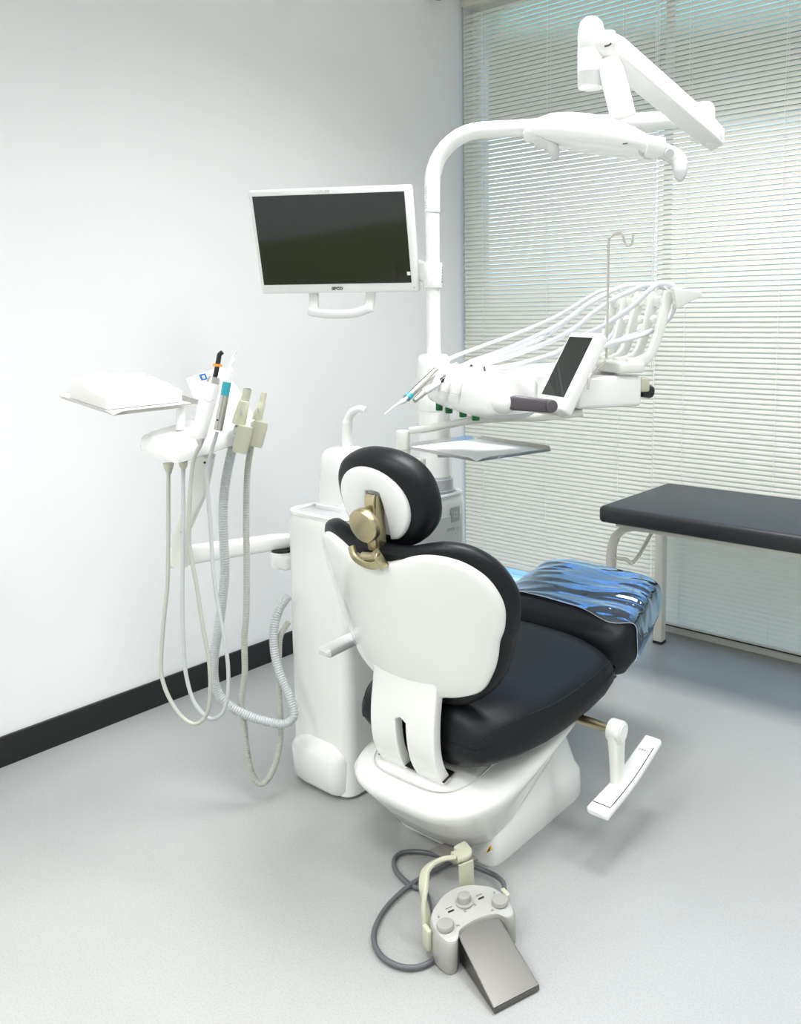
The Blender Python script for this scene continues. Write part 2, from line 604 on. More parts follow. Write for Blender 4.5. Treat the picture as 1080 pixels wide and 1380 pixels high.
# cup filler block and spout
cz = TZ + .002
blk = MB()
blk.rings([rr_plan(-1.965 - a, -1.965 + b, 1.66 - c, 1.66 + c, .03, z) for z, a, b, c in
           ((cz, .082, .075, .075), (cz + .012, .082, .075, .075), (cz + .014, .076, .07, .07), (cz + .10, .07, .066, .065), (cz + .168, .064, .062, .06), (cz + .182, .056, .054, .052), (cz + .188, .04, .04, .04))])
blk.v = [V((v.x + .012, v.y + .07, v.z)) for v in blk.v]
ob('spittoon_tower', blk, M_WHITE, t)
sx, sy = -1.953, 1.735
ob('cup_spout', MB().tube(cr([(sx, sy, cz + .17), (sx, sy, cz + .24), (sx + .006, sy, cz + .275), (sx + .022, sy + .004, cz + .30), (sx + .05, sy + .008, cz + .312), (sx + .075, sy + .012, cz + .308)], 6),
                          [.016] * 12 + [.013] * 8 + [.011] * 11, 14), M_WHITE, t)
# column
PCX, PCY = -1.886, 2.068
col = MB().lathe([(.066, TZ), (.066, TZ + .012), (.062, TZ + .014), (.062, TZ + .05), (.058, TZ + .052), (.056, TZ + .06)], (PCX, PCY, 0), (0, 0, 1), 36)
ob('column_collar', col, M_GREY, t, label='grey collar')
ob('column', MB().lathe([(.056, TZ + .058), (.056, .98), (.054, 1.0), (.056, 1.02), (.056, 1.29), (.053, 1.315), (.045, 1.326), (.02, 1.328)], (PCX, PCY, 0), (0, 0, 1), 36), M_WHITE, t)
# pole with arch
ztop = 2.055
ex, ey = -1.086, 2.42      # elbow of the light arm
dirp = V((ex - PCX, ey - PCY, 0)).normalized()
bend = [(PCX, PCY, 1.32), (PCX, PCY, 1.80), (PCX, PCY, 1.86)]
for i in range(1, 11):
    a = PI / 2 * i / 10
    q = V((PCX, PCY, ztop - .17)) + dirp * (.17 * (1 - math.cos(a))) + V((0, 0, .17 * math.sin(a)))
    bend.append(q)
bend += [V((PCX, PCY, ztop)) + dirp * .40]
ob('lower_pole', MB().cyl((PCX, PCY, 1.32), (PCX, PCY, 1.80), .0235, 24), M_WHITE, t)
ob('arched_pole', MB().tube(bend[1:], .0262, 24), M_WHITE, t)
ob('pole_seam', MB().cyl((PCX, PCY, 1.797), (PCX, PCY, 1.80), .0266, 24), M_LGREY, t)
# lettering on the pole (vertical, on the side towards the lens)
nv = V((-PCX, -PCY, 0)).normalized()
sd = V((0, 0, 1)).cross(nv)
q = V((PCX, PCY, 1.845)) + (nv * .55 - sd * .83).normalized() * .0268
marks('lettering', 5, .020, q, (0, 0, 1), -(nv * .83 + sd * .55), M_TEXTP, t)
# logo plate on the cabinet side
lx = TX1 + .0045
lc = PX(614, 693, lx)
lp = ob('logo_plate', MB().box((lx, lc.y, lc.z), (.002, .042, .05), .0005), M_GREY, t)
em = MB()
for a in range(4):
    an = math.radians(45 + 90 * a)
    em.box((lx + .0013, lc.y + .008 * math.cos(an), lc.z + .009 * math.sin(an)), (.0008, .009, .009), 0, rot=Matrix.Rotation(math.radians(45), 3, 'X'))
ob('emblem', em, M_LGREY, lp)
lt = PX(612, 712, lx)
st = ob('lettering_strip', MB().box((lx, lt.y, lt.z), (.001, .07, .013), .0003), M_LGREY, t)
marks('lettering', 4, .011, (lx + .0008, lt.y - .016, lt.z), (0, 1, 0), (0, 0, 1), M_TEXTG, t)
marks('lettering', 3, .010, (lx + .0008, lt.y + .02, lt.z), (0, 1, 0), (0, 0, 1), M_TEXTP, t)

# ------------------------------------------------------------------ operating light
t = LAMP = thing('operating_light', 'white operating light on a jointed arm at the end of the arched pole', 'lamp', (ex, ey, 1.95))
p0 = V((PCX, PCY, ztop)) + dirp * .40
E = V((ex, ey, ztop))
ob('swing_arm', MB().tube([p0 - dirp * .004, E - dirp * .02], .026, 24), M_WHITE, t)
ob('pole_cuff', MB().cyl(p0 - dirp * .02, p0 + dirp * .012, .030, 24, .004), M_WHITE, t)
ob('elbow', MB().lathe([(.012, .046), (.028, .042), (.036, .028), (.038, .010), (.038, -.012), (.036, -.014), (.038, -.016), (.038, -.055), (.034, -.066), (.02, -.072)], E, (0, 0, 1), 28)
   .tube([E - dirp * .07, E - dirp * .03, E], [.027, .032, .034], 20), M_WHITE, t)
J = P(797, 62, 2.22)          # upper joint
Jr = P(818, 62, 2.22)
lo = P(962, 184, 2.47)
ob('arm_hub', MB().cyl(lo - RT * .03 - V((0, 0, 0)), lo + RT * .02, .034, 24, .006), M_WHITE, t)
ax = (Jr - lo).normalized()
sideup = V((0, 0, 1))
ob('spring_arm', MB().ribbon([lo - ax * .02, lo + ax * .03, lo + (Jr - lo) * .5, Jr - ax * .03, Jr + ax * .01], [.05, .058, .062, .066, .05], [.062, .07, .072, .074, .06], (-.35, -.35, .85), 9), M_LGREY if False else M_WHITE, t)
ob('upper_hub', MB().cyl(Jr - RT * .035, Jr + RT * .022, .040, 24, .008), M_WHITE, t)
hd = ob('upper_joint', MB().lathe([(.004, .075), (.018, .072), (.03, .06), (.036, .040), (.037, .02), (.037, -.012), (.0365, -.014), (.037, -.016), (.037, -.072)], J, (0, 0, 1), 28), M_WHITE, t)
ob('joint_cup', MB().lathe([(.0365, -.072), (.0365, -.10), (.034, -.110), (.026, -.112), (.0, -.112)], J, (0, 0, 1), 28), M_LGREY, hd, label='pale grey cap')
ob('arm_slot', MB().tube([P(815, 62.5, 2.165), P(821, 61, 2.165), P(824, 58.5, 2.165)], .0025, 8), M_BLACK, t)
# drop arm from the joint down to the head
d0, d1 = P(820, 80, 2.20), P(841, 158, 2.20)
ob('drop_arm', MB().ribbon([d0, d0 + (d1 - d0) * .2, d0 + (d1 - d0) * .6, d1], [.05, .066, .068, .066], [.03, .036, .036, .034], tuple(-FH), 4), M_WHITE, t)
ob('pivot_ring', MB().tube([P(833 + 5 * math.cos(a), 154 - 5 * math.sin(a), 2.178) for a in [i * PI / 8 for i in range(0, 7)]], .0012, 6), M_GREY, t)
# head
HL, HR = P(713, 180, 2.30), P(893, 199, 2.10)
hax = (HR - HL).normalized()
hup = (V((0, 0, 1)) - hax * hax.z).normalized()
hdp = hax.cross(hup)
tops = [(0, .012, .010, .030), (.03, .020, .020, .045), (.12, .046, .026, .075), (.22, .062, .030, .088), (.35, .068, .034, .094), (.5, .068, .036, .095), (.65, .062, .038, .092), (.78, .048, .038, .082), (.9, .030, .036, .062), (.97, .018, .032, .042), (1, .012, .022, .032)]
rg, rl = [], []
L = (HR - HL).length
for s, ht, hb, dp in tops:
    c = HL + hax * (s * L) - hup * (.004)
    rg.append([c + hdp * (dp * sgp(math.cos(2 * PI * k / 28), .75)) + hup * ((ht if math.sin(2 * PI * k / 28) > 0 else .020) * sgp(math.sin(2 * PI * k / 28), .9)) for k in range(28)])
    if .1 < s < .95:
        rl.append([c - hup * .003 + hdp * (dp * .88 * sgp(math.cos(2 * PI * k / 28), .7)) + hup * ((.004 if math.sin(2 * PI * k / 28) > 0 else hb * .72) * sgp(math.sin(2 * PI * k / 28), .7)) for k in range(28)])
ob('lamp_head', MB().rings(rg), M_WHITE, t, 60)
ob('lamp_underside', MB().rings(rl), M_BODY, t, 60)
ob('lamp_mark', MB().box(P(843, 193.5, 2.06), (.014, .003, .003), .001), M_DGREY, t)
for c, tip, w, s in ((P(723, 190, 2.21), P(750, 215, 2.19), .034, 1), (P(886, 200, 2.09), P(917, 244, 2.07), .042, 2)):
    mid = (c + tip) / 2 + RT * (.012 * s) + V((0, 0, .012))
    h = ob('handle', MB().ribbon(cr([c, mid, tip], 8), [w * .9] + [w] * 10 + [w * .95, w * .9, w * .85, w * .75, w * .6, w * .3], [.022] * 14 + [.018, .014, .008], tuple(-FH), 3), M_LGREY, t, 60)
    if s == 2:
        ob('handle_socket', MB().cyl(c - RT * .03 - V((0, 0, -.006)), c + RT * .018, .027, 24, .006), M_WHITE, h)
        ob('handle_cap', MB().cyl(P(902, 207, 2.06), P(903, 207, 2.045), .011, 20), M_LGREY, h)

# ------------------------------------------------------------------ monitor
MC = V((-2.175, 1.884, 1.711))
my, mt_ = .478, .212
Rm = Matrix.Rotation(my, 3, 'Z') @ Matrix.Rotation(mt_, 3, 'X') @ Matrix.Rotation(-.008, 3, 'Y')
t = MON = thing('monitor', 'white-framed flat monitor with a dark blank screen held on the pole', 'monitor', MC)
W_, H_ = .53, .298


def mp(x, y, z):
    return MC + Rm @ V((x, y, z))


bz = MB()
bz.box(mp(.004, .018, -.006), (W_ + .036, .034, H_ + .052), .008, 3, Rm)
ob('housing', bz, M_WHITE, t)
ob('screen', MB().box(mp(0, .0005, 0), (W_, .003, H_), 0, 3, Rm), M_SCREEN, t)
ob('rear_bulge', MB().box(mp(.0, .045, -.01), (.3, .03, .2), .012, 3, Rm), M_WHITE, t)
text('lettering', 'SIPCO', .0145, mp(.0, -.0003, -H_ / 2 - .0165), Rm @ V((1, 0, 0)), Rm @ V((0, 0, 1)), M_TEXT, t, bold=.0005)
marks('lettering', 7, .011, mp(-.02, -.0003, H_ / 2 + .0095), Rm @ V((1, 0, 0)), Rm @ V((0, 0, 1)), M_TEXTP, t)
ob('sticker', MB().box(mp(W_ / 2 - .006, -.0022, -.118), (.012, .001, .012), 0, 3, Rm), M_WHITE, t)
ob('indicator', MB().box(mp(W_ / 2 + .008, .0005, -H_ / 2 - .017), (.003, .002, .003), 0, 3, Rm), M_DGREY, t)
hz = -H_ / 2 - .032
hh = MB()
hp = [mp(-.075, .02, hz + .006), mp(-.075, .012, hz - .03), mp(-.075, .0, hz - .055)]
ob('handle_post', MB().ribbon([mp(-.098, .03, hz + .012), mp(-.096, .016, hz - .03), mp(-.095, .0, hz - .058)], .034, .016, Rm @ V((0, 1, 0)), 4), M_CREAM, t)
ob('handle_post', MB().ribbon([mp(.112, .03, hz + .012), mp(.108, .016, hz - .03), mp(.102, .0, hz - .058)], .034, .016, Rm @ V((0, 1, 0)), 4), M_CREAM, t)
ob('handle_bar', MB().ribbon(cr([mp(-.112, .0, hz - .062), mp(-.06, -.012, hz - .068), mp(0, -.016, hz - .07), (mp(.06, -.012, hz - .067)), mp(.118, .004, hz - .050)], 6), [.014] + [.026] * 23 + [.012], .03, Rm @ V((0, 0, 1)), 3), M_WHITE, t)
cl = PY(578, 371, PCY)
ob('pole_clamp', MB().cyl((PCX, PCY, 1.548), (PCX, PCY, 1.632), .032, 28, .003), M_WHITE, t)
br0 = V((PCX, PCY, 1.592))
br1 = mp(.19, .060, -.075)
ob('support_arm', MB().ribbon([br0 + FH * .016, br0 + FH * .02 + (br1 - br0) * .3, br1], [.028, .028, .028], [.078, .066, .05], (0, 0, 1), 5), M_WHITE, t)
q = V((PCX, PCY, 1.592)) + (nv * .35 + sd * .94).normalized() * .0325
marks('lettering', 6, .012, q, (0, 0, -1), (nv * .94 - sd * .35), M_TEXT, t)

# ------------------------------------------------------------------ delivery console
A = V((.88, -.475, 0)).normalized()
B = V((.475, .88, 0)).normalized()
O = V((-1.645, 1.786, 0))


def D(a, b, z):
    return O + A * a + B * b + V((0, 0, z))


Rc = Matrix((A, B, V((0, 0, 1)))).transposed()
t = CON = thing('delivery_console', 'white instrument delivery console with a small touch screen and a rear hose rack', 'dental console', D(.2, .2, 1.19))
# front block (instrument holders), lofted along A
sec = []
for a, zb, zt, b0, b1 in ((-.035, 1.235, 1.268, .03, .09), (-.02, 1.212, 1.286, .0, .12), (.03, 1.198, 1.298, -.02, .15), (.12, 1.192, 1.304, -.026, .16), (.26, 1.188, 1.306, -.028, .16), (.36, 1.186, 1.304, -.024, .16), (.41, 1.188, 1.30, -.01, .15), (.43, 1.20, 1.288, .01, .13)):
    r = []
    for k in range(28):
        c_, s_ = math.cos(2 * PI * k / 28), math.sin(2 * PI * k / 28)
        bb = (b0 + b1) / 2 + (b1 - b0) / 2 * sgp(c_, .45)
        z = (zb + zt) / 2 + (zt - zb) / 2 * sgp(s_, .45)
        if s_ > 0 and c_ < 0:
            z -= .022 * (-c_)
        r.append(D(a, bb, z))
    sec.append(r)
ob('front_body', MB().rings(sec), M_WHITE, t, 50)
# rear body going back to the rack
rb = MB()
rb.rings([[D(x, b, z) for x, z in ((.04, zb + .012), (.06, zb), (xr - .02, zb), (xr, zb + .012), (xr - .005, zt - .015), (xr - .02, zt), (.07, zt), (.05, zt - .012))] for b, xr, zb, zt in
          ((.10, .335, 1.20, 1.296), (.2, .325, 1.205, 1.300), (.32, .33, 1.21, 1.308), (.42, .34, 1.215, 1.312), (.45, .33, 1.225, 1.30))])
ob('rear_body', rb, M_WHITE, t, 30)
ob('side_block', MB().box(D(.385, .36, 1.246), (.085, .20, .085), .012, 3, Rc), M_WHITE, t)
ob('end_cap', MB().box(D(.40, .472, 1.262), (.05, .03, .04), .006, 3, Rc), M_BEIGE, t)
ob('lock_knob', MB().cyl(D(.405, .47, 1.245), D(.405, .505, 1.24), .018, 10, .004), M_BLACK, t, label='black lock knob')
for i, a in enumerate((.045, .125, .235, .325)):
    ob('button', MB().cyl(D(a, .012, 1.205), D(a, .012, 1.176), .0105, 16, .002), M_GREEN, t, label='green button')
for a in (.07, .15, .23, .31):
    ob('holder', MB().tube(cr([D(a, -.036, 1.245), D(a, -.015, 1.29), D(a, .03, 1.304)], 5), [.018] * 11, 14, flat=(.45, 1)), M_WHITE, t)
# grey rubber handle on the right side
ob('handle_hub', MB().ball(D(.43, .045, 1.232), .034, (1, 1, .9)), M_WHITE, t)
ob('side_handle', MB().ribbon([D(.445, .05, 1.232), D(.46, .06, 1.232), D(.475, .13, 1.224), D(.475, .15, 1.222)], [.02, .026, .028, .02], [.03, .038, .034, .03], (0, 0, 1), 4), M_DGREY, t, label='dark grey grip')
ob('handle_end', MB().cyl(D(.455, .15, 1.222), D(.493, .15, 1.222), .0165, 24, .003), M_DGREY, t)
# touch screen
TCc = V((-1.19, 1.826, 1.315))
Rt = Matrix.Rotation(-.345, 3, 'Z') @ Matrix.Rotation(-.538, 3, 'X') @ Matrix.Rotation(.02, 3, 'Y')


def tp(x, y, z):
    return TCc + Rt @ V((x, y, z))


tb = ob('screen_housing', MB().box(tp(.0045, .018, -.010), (.134, .036, .236), .010, 4, Rt), M_WHITE, t)
ob('touch_screen', MB().box(tp(0, -.0002, 0), (.1, .002, .177), 0, 3, Rt), M_SCREEN, tb)
ob('screen_foot', MB().box(tp(.0, .035, -.10), (.07, .05, .05), .012, 3, Rt), M_CREAM, t)
# arm under the console
ob('under_arm', MB().ribbon(cr([D(-.035, -.045, 1.112), D(.04, -.01, 1.125), D(.14, .06, 1.152), D(.26, .13, 1.172), D(.34, .2, 1.18), D(.37, .3, 1.19)], 6), [.03] + [.05] * 8 + [.06] * 21 + [.05], .022, (0, 0, 1), 4), M_CREAM, t)
ob('column_arm', MB().ribbon([(PCX, PCY, 1.17), D(.0, .30, 1.18), D(.2, .34, 1.19)], .06, .05, (0, 0, 1), 4), M_WHITE, t)
ob('column_ring', MB().cyl((PCX, PCY, 1.135), (PCX, PCY, 1.205), .0585, 32, .004), M_WHITE, t)
# hose rack
for i, a in enumerate((.135, .205, .27, .345, .41)):
    pts = cr([D(a, .42, 1.318), D(a, .46, 1.322), D(a, .495, 1.345), D(a, .515, 1.385), D(a, .53, 1.43), D(a, .552, 1.515)], 5)
    ob('rack_arm', MB().ribbon(pts, .016, [.034] * 8 + [.026] * 10 + [.03] * 6 + [.036, .03], A.cross(V((0, .001, 1))), 4), M_CREAM, t)
    if i:
        ob('rack_roller', MB().ball(D(a - .035, .53, 1.44), .012), M_WHITE, t)
ob('rack_bar', MB().ribbon([D(.13, .548, 1.49), D(.415, .548, 1.49)], .012, .028, (0, 0, 1), 4), M_CREAM, t)
ob('rack_end', MB().prism([D(.425, .545, 1.525), D(.425, .64, 1.52), D(.425, .645, 1.505), D(.425, .56, 1.468)], A, .016, .003), M_CREAM, t)
ob('rack_base', MB().box(D(.28, .42, 1.31), (.32, .08, .03), .008, 3, Rc), M_CREAM, t)


# hook stand (thin wire stand)
t = thing('hook_stand', 'thin metal rod with a curled hook standing on the console', 'hook', D(.39, .30, 1.29))
hk = [P(793, 525, 2.13), P(795, 507, 2.13), P(802, 500, 2.15), P(813, 491, 2.2), P(817, 485, 2.22), P(818, 470, 2.22), P(819.5, 400, 2.22), P(820.5, 330, 2.22), P(822, 321, 2.22), P(828, 316, 2.22), P(836, 314, 2.22), P(840, 318, 2.22), P(842, 326, 2.22), P(846, 331.5, 2.22), P(850, 330.5, 2.22), P(853, 325, 2.22), P(854, 316, 2.22)]
ob('rod', MB().tube(cr(hk, 5), .0034, 8), M_ROD, t)


def hose_pts(lst):
    return [P(*q) for q in lst]


def hose_thing(name, label, cat, px, r, m, group=None, loc=None):
    pts = cr(hose_pts(px), 8)
    tt = thing(name, label, cat, loc or pts[0], group)
    return tt, pts


# console instruments and hoses
HG = 'instruments lying on the console'
# scaler
t = thing('ultrasonic_scaler', 'silver handpiece with a teal band and thin pointed tip on the console front', 'dental instrument', P(560, 530, 2.20))
s0, s1, s2, s3 = P(519, 558, 2.14), P(545, 540, 2.20), P(557, 529, 2.225), P(588, 499, 2.31)
ob('tip', MB().tube(cr([s0, s0 + (s1 - s0) * .5 + V((0, 0, .003)), s1], 4), [.0016] * 3 + [.003] * 3 + [.004, .006, .0075], 10), M_WHITE, t)
dv = (s3 - s1).normalized()
ob('grip', MB().tube([s1 - dv * .004, s1 + dv * .01, s1 + (s3 - s1) * .5, s3], [.006, .0085, .0098, .0095], 16), M_STEEL, t)
ob('band', MB().tube([s1 + dv * .012, s1 + dv * .030], .0104, 16), M_TEAL, t, label='teal band')
hp = hose_pts([(588, 499, 2.31), (596, 492, 2.33), (611, 481, 2.36), (662, 462, 2.42), (713, 443, 2.44), (755, 424, 2.45), (798, 398, 2.45), (815, 391, 2.46), (835, 392, 2.49), (846, 410, 2.53), (842, 440, 2.52), (826, 462, 2.46), (806, 482, 2.42)])
ob('hose', MB().tube(cr(hp, 8), .0052, 10), M_WHOSE, t)
# handpiece
t = thing('dental_handpiece', 'steel handpiece with a tapered nose plugged into a white hose on the console front', 'dental instrument', P(570, 525, 2.18))
s0, s1, s2, s3, s4 = P(559, 540, 2.12), P(571, 529, 2.15), P(592, 516, 2.2), P(602, 508, 2.22), P(620, 495, 2.27)
ob('nose', MB().tube([s0, s0 + (s1 - s0) * .5, s1], [.0062, .0075, .009], 16), M_STEEL, t)
ob('grip', MB().tube([s1, s2], [.0092, .0088], 16), M_LGREY, t)
ob('coupling', MB().tube([s2, s3], .0055, 12).tube([s2 + (s3 - s2) * .4, s2 + (s3 - s2) * .6], .007, 12), M_BLACK, t)
ob('connector', MB().tube([s3 - (s4 - s3) * .05, s4], [.0105, .0095], 16), M_WHITE, t)
hp = [s4] + hose_pts([(640, 486, 2.31), (672, 475, 2.37), (713, 458, 2.40), (755, 437, 2.41), (790, 412, 2.41), (807, 402, 2.41), (835, 388, 2.41), (858, 384, 2.41), (872, 388, 2.44), (880, 405, 2.47), (872, 432, 2.46), (845, 455, 2.41), (812, 472, 2.35)])
ob('hose', MB().tube(cr(hp, 8), .0072, 10), M_WHOSE, t)
# two empty hose ends
for nm, ends, path, lab in (
        ('instrument_hose', [(636.5, 495, 2.22), (648, 491, 2.235)], [(679, 483, 2.30), (738, 462, 2.36), (777, 441, 2.36), (800, 422, 2.35), (830, 402, 2.34), (852, 392, 2.34), (872, 384, 2.34), (892, 386, 2.36), (900, 400, 2.40), (893, 425, 2.41), (870, 445, 2.37), (838, 458, 2.32), (808, 470, 2.28)], 'pale hose with an open steel end lying on the console top beside the handpiece'),
        ('instrument_hose', [(653.5, 498, 2.16), (667, 497, 2.17)], [(704, 490, 2.20), (751, 475, 2.25), (780, 455, 2.27), (812, 440, 2.27), (850, 415, 2.26), (880, 388, 2.25), (896, 382, 2.25), (909, 388, 2.27), (911, 407, 2.30), (901, 430, 2.31), (876, 447, 2.28), (850, 456, 2.25), (824, 462, 2.22), (806, 470, 2.20)], 'pale hose with a white open end lying on the console top nearest the touch screen')):
    e0, e1 = P(*ends[0]), P(*ends[1])
    t = thing(nm, lab, 'hose', e0, 'empty instrument hoses on the console')
    ob('hose', MB().tube(cr([e1] + hose_pts(path), 8), .0074, 10), M_WHOSE, t)
    ob('connector', MB().tube([e0, e0 + (e1 - e0) * .2, e1], [.0105, .0108, .009], 16), M_WHITE, t)
    ob('socket', MB().cyl(e0 - (e1 - e0) * .03, e0 + (e1 - e0) * .03, .0085, 14), M_BLACK, t, label='dark socket')
t = thing('instrument_hose', 'pale thin hose running low over the console top from behind the empty hose ends', 'hose', P(640, 487, 2.27))
ob('hose', MB().tube(cr(hose_pts([(640, 488, 2.26), (690, 474, 2.34), (740, 450, 2.42), (775, 425, 2.47), (800, 405, 2.47), (820, 398, 2.47), (838, 410, 2.52), (832, 440, 2.50), (815, 462, 2.44), (800, 478, 2.40)]), 8), .006, 10), M_WHOSE, t)

# ------------------------------------------------------------------ tray holder and tray below the console
TZt = 1.048
c1, c2, c3, c4 = PZ(545, 603.5, TZt), PZ(640, 624, TZt), PZ(751, 606.5, TZt), PZ(634, 590, TZt)
cc = (c1 + c2 + c3 + c4) / 4
eu = ((c2 - c1) + (c3 - c4)).normalized()
ev = V((-eu.y, eu.x, 0))
lu = ((c2 - c1).length + (c3 - c4).length) / 2
lv = ((c3 - c2).length + (c4 - c1).length) / 2


def tray(t, c, eu, ev, lu, lv, h, m, drop):
    n = eu.cross(ev)
    base = MB()
    ri = .018
    # dished plate with rolled sides and open corners
    base.add([c + eu * (sx * (lu / 2 - .012)) + ev * (sy * (lv / 2 - .012)) for sx, sy in ((-1, -1), (1, -1), (1, 1), (-1, 1))]
             + [c - n * .0015 + eu * (sx * (lu / 2 - .012)) + ev * (sy * (lv / 2 - .012)) for sx, sy in ((-1, -1), (1, -1), (1, 1), (-1, 1))],
             [(0, 1, 2, 3), (7, 6, 5, 4), (0, 1, 5, 4), (1, 2, 6, 5), (2, 3, 7, 6), (3, 0, 4, 7)])
    ob('plate', base, M_TRAY, t, 0)
    for ax_, oth, la, lo_ in ((eu, ev, lu, lv), (ev, eu, lv, lu)):
        for s in (-1, 1):
            e = MB()
            g = .03
            i0 = c + oth * (s * (lo_ / 2 - .012))
            o0 = c + oth * (s * lo_ / 2) + n * h
            pts = []
            for z_, off, ins in ((0, -.012, .012), (h, 0, g), (h + .001, .002, g + .004)):
                pts.append((z_, off, ins))
            vs = []
            for z_, off, ins in pts:
                for k in (-1, 1):
                    vs.append(c + oth * (s * (lo_ / 2 + off)) + n * z_ + ax_ * (k * (la / 2 - ins)))
            vs += [v - n * .0016 for v in vs]
            e.add(vs, [(0, 1, 3, 2), (2, 3, 5, 4), (6, 8, 9, 7), (8, 10, 11, 9), (0, 6, 7, 1), (4, 5, 11, 10), (0, 2, 8, 6), (2, 4, 10, 8), (1, 7, 9, 3), (3, 9, 11, 5)])
            ob('rim', e, m, t, 0)


PO = V((-1.712, 1.738, 0))
t = thing('tray_holder', 'white post with a small bracket holding the steel tray under the console', 'tray holder', PO + V((0, 0, 1.02)))
ob('post', MB().lathe([(.016, 1.0), (.021, 1.002), (.021, 1.105), (.019, 1.112)], PO, (0, 0, 1), 24), M_CREAM, t)
ob('post_ring', MB().lathe([(.0225, 1.055), (.0225, 1.059)], PO, (0, 0, 1), 24), M_LGREY, t)
ob('bracket', MB().box(PO + (eu * .05) + V((0, 0, 1.022)), (.085, .036, .034), .006, 3, Matrix((eu, ev, V((0, 0, 1)))).transposed()), M_CREAM, t)
ob('support_bar', MB().box(PO + eu * .14 + ev * .16 + V((0, 0, TZt - .010)), (.22, .03, .010), .003, 3, Matrix(((eu * .66 + ev * .75).normalized(), (ev * .66 - eu * .75).normalized(), V((0, 0, 1)))).transposed()), M_CREAM, t)
t = thing('instrument_tray', 'empty rectangular steel tray with open corners under the console', 'tray', cc)
tray(t, cc, eu, ev, lu, lv, .010, M_STEEL, 0)

# ------------------------------------------------------------------ assistant arm on the left
t = ASST = thing('assistant_console', 'white assistant instrument holder on an arm at the left of the unit', 'dental console', (TX0 - .05, 1.6, .7))
JA = V((-2.274, 1.345, .72))
A0 = V((-2.12, 1.60, .72))
da = (A0 - JA).normalized()
ob('wall_joint', MB().cyl((-2.105, 1.595, .665), (-2.105, 1.595, .715), .042, 28, .006).box((-2.075, 1.59, .69), (.06, .07, .045), .01), M_WHITE, t)
ob('joint_gap', MB().cyl((-2.105, 1.595, .712), (-2.105, 1.595, .722), .036, 28), M_BLACK, t)
ob('horizontal_arm', MB().ribbon([A0 + da * .03 + V((0, 0, .022)), A0 - da * .01 + V((0, 0, .022)), JA - da * .03 + V((0, 0, .005))], .05, [.04, .048, .06], (0, 0, 1), 4), M_WHITE, t)
r0, r1, r2, r3 = P(243, 762, 2.47), P(243, 722, 2.45), P(268, 660, 2.37), P(278, 612, 2.30)
ob('riser', MB().ribbon([r0, r1, r1 + (r2 - r1) * .5, r2, r3], [.045, .042, .045, .05, .048], [.035, .035, .034, .032, .03], tuple(-FH), 5), M_CREAM, t)
for q in ((276, 623.5, 2.275), (245, 717, 2.415)):
    ob('screw', MB().ball(P(*q), .0035), M_BLACK, t)
# head body: plan polygon lofted
pl = [(186, 607, 2.26), (237, 626, 2.13), (300, 605, 2.24), (354, 588, 2.35), (345, 572, 2.44), (262, 583, 2.42)]
low = [P(*q) for q in pl]
cen = sum(low, V()) / len(low)


def smooth_ring(ps, k=4):
    n = len(ps)
    out = []
    for i in range(n):
        a, b, c, d = ps[i - 1], ps[i], ps[(i + 1) % n], ps[(i + 2) % n]
        for j in range(k):
            t_ = j / k
            out.append(.5 * ((2 * b) + (c - a) * t_ + (2 * a - 5 * b + 4 * c - d) * t_ * t_ + (3 * b - a - 3 * c + d) * t_ ** 3))
    return out


bz = sum(p.z for p in low) / len(low)
ring = round_poly(low, .022)
hb = MB()
hb.rings([[cen + (p - cen) * s + V((0, 0, dz)) for p in ring] for s, dz in ((.90, -.004), (.98, .0), (1.0, .010), (.985, .030), (.95, .040), (.88, .045))])
ob('head_body', hb, M_WHITE, t, 50)
# small tray post and control panel behind
ob('tray_post', MB().cyl(P(243, 580, 2.28), P(243, 548, 2.28), .012, 16), M_WHITE, t)
pc = P(292, 530, 2.42)
Rp = Matrix((RT, FH * .75 - V((0, 0, .66)) * -1 * 1.0 if False else (FH * .8 + V((0, 0, .6))).normalized(), (RT.cross((FH * .8 + V((0, 0, .6))).normalized())))).transposed()
pn = ob('control_panel', MB().prism([P(250, 510, 2.40), P(298, 494, 2.42), P(332, 545, 2.42), P(345, 578, 2.40), P(275, 585, 2.37)], FH, .02, .005), M_WHITE, t)
b0 = P(273.5, 508, 2.392)
bm_ = ob('blue_mark', MB().prism([P(268, 505, 2.390), P(276.5, 503, 2.392), P(280, 511, 2.392), P(271.5, 513, 2.390)], FH, .002), M_BLUE, pn, 0, label='blue square mark')
ob('mark_symbol', MB().prism([P(272.2, 506.3, 2.387), P(275.4, 505.6, 2.387), P(277, 509.8, 2.387), P(273.6, 510.6, 2.387)], FH, .001), M_WHITE, bm_ if False else pn)
# beige suction holders
for (x, y, d, w, h) in ((327, 592, 2.245, .043, .074), (348, 585, 2.315, .042, .072)):
    o_ = P(x, y, d)
    dn = (P(x - 7, y + 30, d - .0) - o_).normalized()
    ob('suction_holder', MB().ribbon([o_ - dn * h / 2, o_ - dn * h * .3, o_ + dn * h * .4, o_ + dn * h / 2], [w * .9, w, w * .92, w * .85], .034, tuple(-FH + RT * .3), 4), M_BEIGE, t, label='beige tilting holder')
ob('hose_outlet', MB().lathe([(.014, 0), (.012, -.012), (.008, -.024), (.006, -.03)], P(227, 624, 2.20), (0, 0, 1), 14), M_BEIGE, t)
ob('hose_outlet', MB().lathe([(.012, 0), (.010, -.012), (.006, -.02)], P(247, 622, 2.17), (0, 0, 1), 14), M_BEIGE, t)


def path(lst, d0, d1):
    n = len(lst)
    return [P(x, y, d0 + (d1 - d0) * i / (n - 1)) for i, (x, y) in enumerate(lst)]


